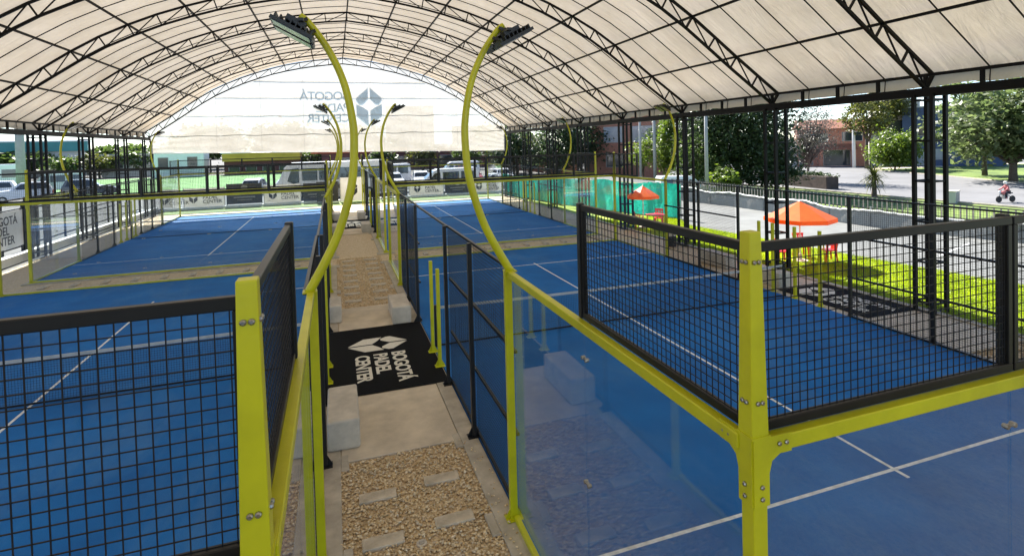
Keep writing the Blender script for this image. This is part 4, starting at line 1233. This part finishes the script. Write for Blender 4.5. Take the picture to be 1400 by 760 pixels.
vehicle('parked_bus', 'white coach with rounded front and dark side windows parked behind the far fence', 'bus', (-.2, 52.6, -.07), R(1),
        [(-4.7, .4), (-4.8, 1.0), (-4.55, 1.9), (-4.1, 3.0), (-3.6, 3.38), (4.6, 3.42), (4.8, 3.2), (4.85, .4)], 2.4, 1.6, .08, M['carwhite'],
        [[(-3.9, 1.75), (-3.5, 2.85), (-2.9, 2.9), (-2.9, 1.6), (-3.4, 1.5)]] + [[(-2.65 + i * 1.45, 1.75), (-2.65 + i * 1.45, 2.85), (-1.35 + i * 1.45, 2.85), (-1.35 + i * 1.45, 1.75)] for i in range(5)],
        ((-4.62, 1.7), (-4.12, 2.95)), (-3.0, 3.1), .48)
vehicle('parked_van', 'white passenger van parked behind the right part of the far fence', 'van', (10.5, 52.2, -.07), R(-1),
        [(-3.3, .35), (-3.35, .8), (-3.1, 1.15), (-2.3, 1.3), (-1.3, 2.15), (-1.0, 2.3), (2.9, 2.36), (3.1, 2.2), (3.2, .35)], 1.95, 1.2, .12, M['carwhite'],
        [[(-1.75, 1.38), (-1.25, 1.95), (-.75, 1.98), (-.75, 1.3)], [(-.5, 1.25), (-.5, 2.0), (1.1, 2.03), (1.1, 1.25)], [(1.3, 1.25), (1.3, 2.03), (2.7, 2.03), (2.7, 1.25)]],
        ((-2.2, 1.38), (-1.32, 2.12)), (-2.2, 2.0), .34)
vehicle('parked_car', 'dark grey hatchback parked in front of the coach', 'car', (.6, 50.0, -.07), R(2),
        [(-2.1, .3), (-2.15, .75), (-1.7, .98), (-.95, 1.08), (-.3, 1.62), (.4, 1.74), (1.4, 1.7), (2.0, 1.1), (2.1, .3)], 1.8, 1.0, .2, M['cargrey'],
        [[(-.75, 1.1), (-.2, 1.52), (.35, 1.6), (.35, 1.08)], [(.5, 1.08), (.5, 1.6), (1.25, 1.56), (1.6, 1.1)]], ((-.88, 1.12), (-.36, 1.56)), (-1.35, 1.35), .32, rear=((1.95, 1.16), (1.47, 1.62)))
vehicle('parked_car', 'grey white car parked left of the white van behind the far fence', 'car', (5.0, 54.5, -.07), R(178),
        [(-2.1, .3), (-2.15, .75), (-1.7, .95), (-.95, 1.05), (-.3, 1.5), (.4, 1.58), (1.2, 1.5), (1.9, 1.05), (2.1, .3)], 1.75, 1.0, .2, M['carwhite'],
        [[(-.75, 1.08), (-.2, 1.42), (.35, 1.48), (.35, 1.06)], [(.5, 1.06), (.5, 1.48), (1.1, 1.42), (1.4, 1.08)]], ((-.88, 1.1), (-.36, 1.46)), (-1.35, 1.35), .32)
vehicle('parked_car', 'pale car parked at the right end behind the far fence', 'car', (15.6, 53.5, -.07), R(4),
        [(-2.1, .3), (-2.15, .75), (-1.7, .95), (-.95, 1.05), (-.3, 1.5), (.4, 1.58), (1.2, 1.5), (1.9, 1.05), (2.1, .3)], 1.75, 1.0, .2, M['carwhite'],
        [[(-.75, 1.08), (-.2, 1.42), (.35, 1.48), (.35, 1.06)], [(.5, 1.06), (.5, 1.48), (1.1, 1.42), (1.4, 1.08)]], ((-.88, 1.1), (-.36, 1.46)), (-1.35, 1.35), .32)
vehicle('street_van', 'white van standing on the street behind the shade fence', 'van', (34.0, 46.2, ST + .02), R(168),
        [(-2.6, .35), (-2.7, .8), (-2.45, 1.15), (-1.8, 1.3), (-.9, 2.15), (-.6, 2.35), (2.5, 2.42), (2.65, 2.2), (2.7, .35)], 1.95, 1.2, .14, M['carwhite'],
        [[(-1.3, 1.38), (-.8, 2.0), (-.3, 2.03), (-.3, 1.3)], [(-.1, 1.3), (-.1, 2.05), (1.1, 2.07), (1.1, 1.3)], [(1.3, 1.3), (1.3, 2.07), (2.3, 2.07), (2.3, 1.3)]],
        ((-1.75, 1.38), (-.92, 2.1)), (-1.7, 1.7), .34)
suv = [(-2.3, .4), (-2.35, .95), (-1.9, 1.2), (-.9, 1.3), (-.2, 1.95), (.3, 2.02), (1.9, 2.0), (2.25, 1.3), (2.3, .4)]
suvw = [[(-.65, 1.35), (-.1, 1.85), (.5, 1.9), (.5, 1.33)], [(.65, 1.33), (.65, 1.9), (1.75, 1.86), (1.95, 1.35)]]
for lab, x, y, rz, m_ in (('white car with open dark windows parked at the far left behind the side kerb', -29.5, 66, 20, 'carwhite'),
                          ('second pale car parked beyond the white one at the far left', -35, 72, 16, 'carwhite'),
                          ('dark car parked right of the white ones at the far left', -25.0, 69, 195, 'cargrey')):
    vehicle('parked_car', lab, 'car', (x, y, -.07), R(rz), suv, 1.9, 1.2, .18, M[m_], suvw, ((-.82, 1.36), (-.26, 1.9)), (-1.45, 1.45), .38)
vehicle('parked_bus', 'long white roofed bus far left behind the parked cars', 'bus', (-46, 92, -.07), R(18),
        [(-5, .4), (-5.1, 1.2), (-4.8, 3.3), (-4.5, 3.6), (5, 3.6), (5.1, .4)], 2.5, 1.6, .05, M['carwhite'],
        [[(-4.3 + i * 1.8, 1.8), (-4.3 + i * 1.8, 2.9), (-2.7 + i * 1.8, 2.9), (-2.7 + i * 1.8, 1.8)] for i in range(5)], ((-5.02, 1.7), (-4.85, 3.0)), (-3.0, 3.2), .48)

hb_ = [(-2.1, .3), (-2.15, .75), (-1.7, .98), (-.95, 1.08), (-.3, 1.62), (.4, 1.74), (1.4, 1.7), (2.0, 1.1), (2.1, .3)]
hw_ = [[(-.75, 1.1), (-.2, 1.52), (.35, 1.6), (.35, 1.08)], [(.5, 1.08), (.5, 1.6), (1.25, 1.56), (1.6, 1.1)]]
M['carred'] = pmat('car_red', (.30, .03, .03), .25, 0, .05, 2, spec=.7)
M['carblue'] = pmat('car_blue', (.06, .10, .18), .25, .2, .05, 2, spec=.7)
for lab, x, y, rz, m_ in (('white hatchback in the second parked row, left of the coach', -8.0, 60, 80, 'carwhite'), ('white car in the second parked row behind the coach tail', 6.2, 61, 95, 'carwhite'),
                          ('white hatchback in the second parked row above the white van', 9.4, 62, 86, 'carwhite'), ('red car in the second parked row right of the white van', 15.4, 62, 92, 'carred'),
                          ('white car in the second parked row near the far right tent corner', 19.0, 61, 88, 'carwhite')):
    vehicle('parked_car', lab, 'car', (x, y, -.07), R(rz), hb_, 1.8, 1.0, .2, M[m_], hw_, ((-.88, 1.12), (-.36, 1.56)), (-1.35, 1.35), .32, rear=((1.95, 1.16), (1.47, 1.62)))
for lab, x, y, rz in (('white van parked far left between the parked cars and the teal warehouse', -33.0, 82, 12), ('white van parked in the back row above the small dark banner', -3.5, 66, 8),
                      ('white van parked in the back row between the coach and the white hatchback', 6.0, 67, 5), ('white van parked in the back row at the right beside the far tent corner', 15.0, 68, -4)):
    vehicle('parked_van', lab, 'van', (x, y, -.07), R(rz), [(-2.8, .35), (-2.85, .8), (-2.6, 1.15), (-2.0, 1.3), (-1.2, 2.3), (-.9, 2.5), (2.6, 2.55), (2.75, 2.4), (2.8, .35)], 1.95, 1.2, .1, M['carwhite'],
            [[(-1.5, 1.4), (-1.05, 2.1), (-.6, 2.12), (-.6, 1.35)], [(-.4, 1.35), (-.4, 2.15), (1.0, 2.17), (1.0, 1.35)], [(1.2, 1.35), (1.2, 2.17), (2.4, 2.17), (2.4, 1.35)]], ((-1.92, 1.4), (-1.22, 2.26)), (-1.8, 1.8), .34)
# ------------------------------------------------------------------ lawn furniture
def parasol(label, x, y, r, zr, zt):
    t = thing('parasol', label, 'parasol', (x, y, -.02))
    c = MB(); n = 8
    vs = [(0, 0, zt)]
    for k in range(n): vs.append((r * math.cos(2 * PI * k / n), r * math.sin(2 * PI * k / n), zr))
    for k in range(n): vs.append((r * 1.005 * math.cos(2 * PI * k / n), r * 1.005 * math.sin(2 * PI * k / n), zr - .14))
    for k in range(n):
        a = 2 * PI * (k + .5) / n; vs.append((r * .55 * math.cos(a) * .97, r * .55 * math.sin(a) * .97, zr + (zt - zr) * .42))
    fs = []
    for k in range(n):
        k2 = (k + 1) % n
        fs += [(0, 1 + k, 1 + 2 * n + k), (0, 1 + 2 * n + k, 1 + k2), (1 + k, 1 + k2, 1 + 2 * n + k), (1 + k, 1 + n + k, 1 + n + k2, 1 + k2)]
    c.add(vs, fs).build('canopy', M['orange'], t)
    MB().tube([(0, 0, 0), (0, 0, zt + .06)], .025, 10).build('pole', M['white'], t, smooth=True)
    MB().lathe([(.26, 0), (.26, .07), (.06, .1), (.05, .3)], n=18).build('base', M['conc_lt'], t)
    rb = MB()
    for k in range(n): rb.bar((0, 0, zt - .06), (r * .98 * math.cos(2 * PI * k / n), r * .98 * math.sin(2 * PI * k / n), zr - .02), .018)
    rb.build('ribs', M['white'], t)
def chair(label, x, y, rz):
    t = thing('garden_chair', label, 'chair', (x, y, -.01), rz, 'red plastic chairs on the lawn')
    MB().box((0, 0, .42), (.44, .42, .035)).build('seat', M['redplastic'], t, bevel=.012)
    bk = MB()
    for k in (-.17, -.085, 0, .085, .17): bk.box((k, .22, .64), (.055, .03, .42), Matrix.Rotation(R(-10), 3, 'X'))
    bk.box((0, .255, .84), (.42, .035, .08)); bk.build('backrest', M['redplastic'], t)
    for a in (-.18, .18):
        for c_ in (-.17, .17): MB().bar((a, c_, .41), (a * 1.15, c_ * 1.2, 0), .045).build('leg', M['redplastic'], t)
    for a in (-.22, .22):
        MB().bar((a, -.18, .62), (a, .22, .64), .045, .03).bar((a, -.16, .42), (a, -.18, .62), .04).build('armrest', M['redplastic'], t)
def table(label, x, y):
    t = thing('garden_table', label, 'table', (x, y, -.01))
    MB().box((0, 0, .68), (.78, .78, .04)).build('tabletop', M['redplastic'], t, bevel=.02)
    for a in (-.3, .3):
        for c_ in (-.3, .3): MB().bar((a, c_, .66), (a * 1.1, c_ * 1.1, 0), .05).build('leg', M['yellowplastic'], t)
parasol('large orange parasol on the lawn right of the tall yellow corner post', 15.8, 13.25, 1.2, 1.62, 2.2)
parasol('small orange parasol on the lawn in front of the teal net', 15.05, 22.7, .84, 1.68, 2.2)
table('red table with yellow legs under the large orange parasol', 16.0, 13.0)
chair('red chair left of the table under the large orange parasol', 15.1, 13.4, R(70))
chair('red chair right of the table under the large orange parasol', 16.7, 12.85, R(-110))
chair('red chair behind the table under the large orange parasol', 16.4, 13.8, R(-20))
table('red table under the small orange parasol', 15.6, 22.4)
chair('red chair left of the small orange parasol', 14.8, 22.8, R(80))
chair('red chair right of the small orange parasol', 16.1, 22.9, R(-40))

t = thing('electric_cabinet', 'small pale louvred cabinet box standing at the near road edge', 'cabinet', (51.0, 30.9, ST), R(20))
MB().box((0, 0, .5), (1.25, .6, 1.0)).build('body', M['greywall'], t, bevel=.02)
lv = MB()
for k in range(4): lv.box((-.45 + .3 * k, -.31, .5), (.08, .02, .8))
lv.build('louvres', M['cargrey'], t)
MB().box((0, 0, 1.03), (1.35, .7, .06)).build('cap', M['conc_lt'], t)

# ------------------------------------------------------------------ motorcyclist
mb = thing('motorcycle', 'dark motorcycle riding along the road below the spreading tree', 'motorcycle', (54.4, 28.9, ST + .005), R(170))
for x in (-.68, .68):
    w_ = MB().lathe([(.20, -.05), (.27, -.05), (.29, 0), (.27, .05), (.20, .05)], (x, 0, .29), 20, 'y').build('wheel', M['rubber'], mb)
    MB().lathe([(.205, -.03), (.205, .03), (.05, .04)], (x, 0, .29), 16, 'y').build('rim', M['rim'], w_)
MB().tube([(.68, 0, .32), (.5, 0, .9), (.42, 0, 1.05)], .035, 8).tube([(.1, 0, .45), (.45, 0, .8), (-.1, 0, .72), (-.68, 0, .34)], .035, 8).build('frame', M['cargrey'], mb)
MB().lathe([(.06, -.3), (.16, -.18), (.17, .1), (.05, .28)], (.18, 0, .84), 14, 'x').build('fuel_tank', M['cloth_red'], mb, smooth=True)
MB().box((-.3, 0, .80), (.62, .26, .1)).build('seat', M['rubber'], mb, bevel=.03)
MB().box((.08, 0, .48), (.42, .28, .34)).build('engine', M['rim'], mb, bevel=.04)
MB().bar((.42, -.36, 1.06), (.42, .36, 1.06), .03).build('handlebar', M['steel'], mb)
MB().lathe([(.09, 0), (.1, .06), (.04, .12)], (.55, 0, .92), 12, 'x').build('headlight', M['lampglass'], mb)
def skinned(name, joints, edges, radii, m, parent=None, sub=2):
    me = bpy.data.meshes.new(name); me.from_pydata(joints, edges, [])
    o = link(name, me, parent); me.materials.append(m)
    md = o.modifiers.new('skin', 'SKIN'); md.use_smooth_shade = True
    for i, r_ in enumerate(radii):
        sv = me.skin_vertices[0].data[i]; sv.radius = (r_, r_); sv.use_root = (i == 0)
    s = o.modifiers.new('sub', 'SUBSURF'); s.levels = sub; s.render_levels = sub
    return o
pr = thing('person', 'person in a red jacket and pale helmet riding the motorcycle', 'person', (54.4, 28.9, ST + .005), R(170))
J = [(-.22, 0, .90), (-.16, 0, 1.15), (-.08, 0, 1.38), (-.03, 0, 1.50), (.0, 0, 1.58),
     (-.06, .19, 1.36), (.14, .26, 1.16), (.38, .28, 1.08), (-.06, -.19, 1.36), (.14, -.26, 1.16), (.38, -.28, 1.08),
     (-.18, .1, .88), (.18, .17, .84), (.08, .18, .42), (.2, .18, .36), (-.18, -.1, .88), (.18, -.17, .84), (.08, -.18, .42), (.2, -.18, .36)]
E_ = [(0, 1), (1, 2), (2, 3), (3, 4), (2, 5), (5, 6), (6, 7), (2, 8), (8, 9), (9, 10), (0, 11), (11, 12), (12, 13), (13, 14), (0, 15), (15, 16), (16, 17), (17, 18)]
Rd = [.15, .15, .16, .07, .07, .075, .055, .04, .075, .055, .04, .1, .085, .055, .045, .1, .085, .055, .045]
bd = skinned('body', J, E_, Rd, M['cloth_red'], pr)
MB().lathe([(.05, -.14), (.12, -.08), (.14, .02), (.12, .1), (.05, .15)], (.03, 0, 1.68), 16).build('helmet', M['white'], pr, smooth=True)
MB().box((.14, 0, 1.68), (.05, .17, .08)).build('visor', M['carglass'], pr, bevel=.015)
tr_ = skinned('trousers', [J[0], J[11], J[12], J[13], J[15], J[16], J[17]], [(0, 1), (1, 2), (2, 3), (0, 4), (4, 5), (5, 6)], [.155, .112, .096, .066, .112, .096, .066], M['cloth_dark'], pr)

# ------------------------------------------------------------------ light, sky, camera
sun_dir = Vector((-.06 * math.cos(R(42)), .98 * math.cos(R(42)), math.sin(R(42)))).normalized()
sl_ = bpy.data.lights.new('sun', 'SUN'); sl_.energy = 5.0; sl_.angle = R(.5); sl_.color = (1.0, .95, .87)
so = bpy.data.objects.new('sun', sl_); COL.objects.link(so)
so.rotation_euler = (-sun_dir).to_track_quat('-Z', 'Y').to_euler()
w = bpy.data.worlds.new('World'); SC.world = w; w.use_nodes = True
nt = w.node_tree; nt.nodes.clear()
sky = nt.nodes.new('ShaderNodeTexSky'); sky.sky_type = 'NISHITA'; sky.sun_disc = False
sky.sun_elevation = R(42); sky.sun_rotation = math.atan2(sun_dir.x, sun_dir.y); sky.altitude = 2600; sky.air_density = 1.0; sky.dust_density = .6
bg = nt.nodes.new('ShaderNodeBackground'); bg.inputs['Strength'].default_value = .09
wo = nt.nodes.new('ShaderNodeOutputWorld')
nt.links.new(sky.outputs[0], bg.inputs['Color']); nt.links.new(bg.outputs[0], wo.inputs['Surface'])

f, cxp, cyp, yaw, pit, rol = 752.5167, 717.2107, 214.9343, .3325, .0239, -.0258
cam = bpy.data.cameras.new('camera'); co = bpy.data.objects.new('camera', cam); COL.objects.link(co)
cam.sensor_fit = 'HORIZONTAL'; cam.sensor_width = 36; cam.lens = f / 1400 * 36
cam.shift_x = -(cxp - 700) / 1400; cam.shift_y = -(380 - cyp) / 1400
cam.clip_start = .05; cam.clip_end = 8000
Rv = Vector((math.cos(yaw), -math.sin(yaw), 0)); Fh = Vector((math.sin(yaw), math.cos(yaw), 0)); Z = Vector((0, 0, 1))
Fv = Fh * math.cos(pit) - Z * math.sin(pit); Uv = Z * math.cos(pit) + Fh * math.sin(pit)
Xc = Rv * math.cos(rol) + Uv * math.sin(rol); Yc = Uv * math.cos(rol) - Rv * math.sin(rol)
mt = Matrix((Xc, Yc, -Fv)).transposed().to_4x4(); mt.translation = (0, -2.2531, 4.496)
co.matrix_world = mt
SC.camera = co
SC.view_settings.view_transform = 'Standard'; SC.view_settings.look = 'None'
SC.view_settings.gamma = 1; SC.view_settings.use_curve_mapping = False
SC.view_settings.exposure = 1.82
SC.render.engine = 'CYCLES'
cy = SC.cycles
cy.use_denoising = True
cy.max_bounces = 12; cy.diffuse_bounces = 5; cy.glossy_bounces = 4; cy.transparent_max_bounces = 32; cy.transmission_bounces = 6
cy.caustics_reflective = False; cy.caustics_refractive = False
cy.sample_clamp_indirect = 8
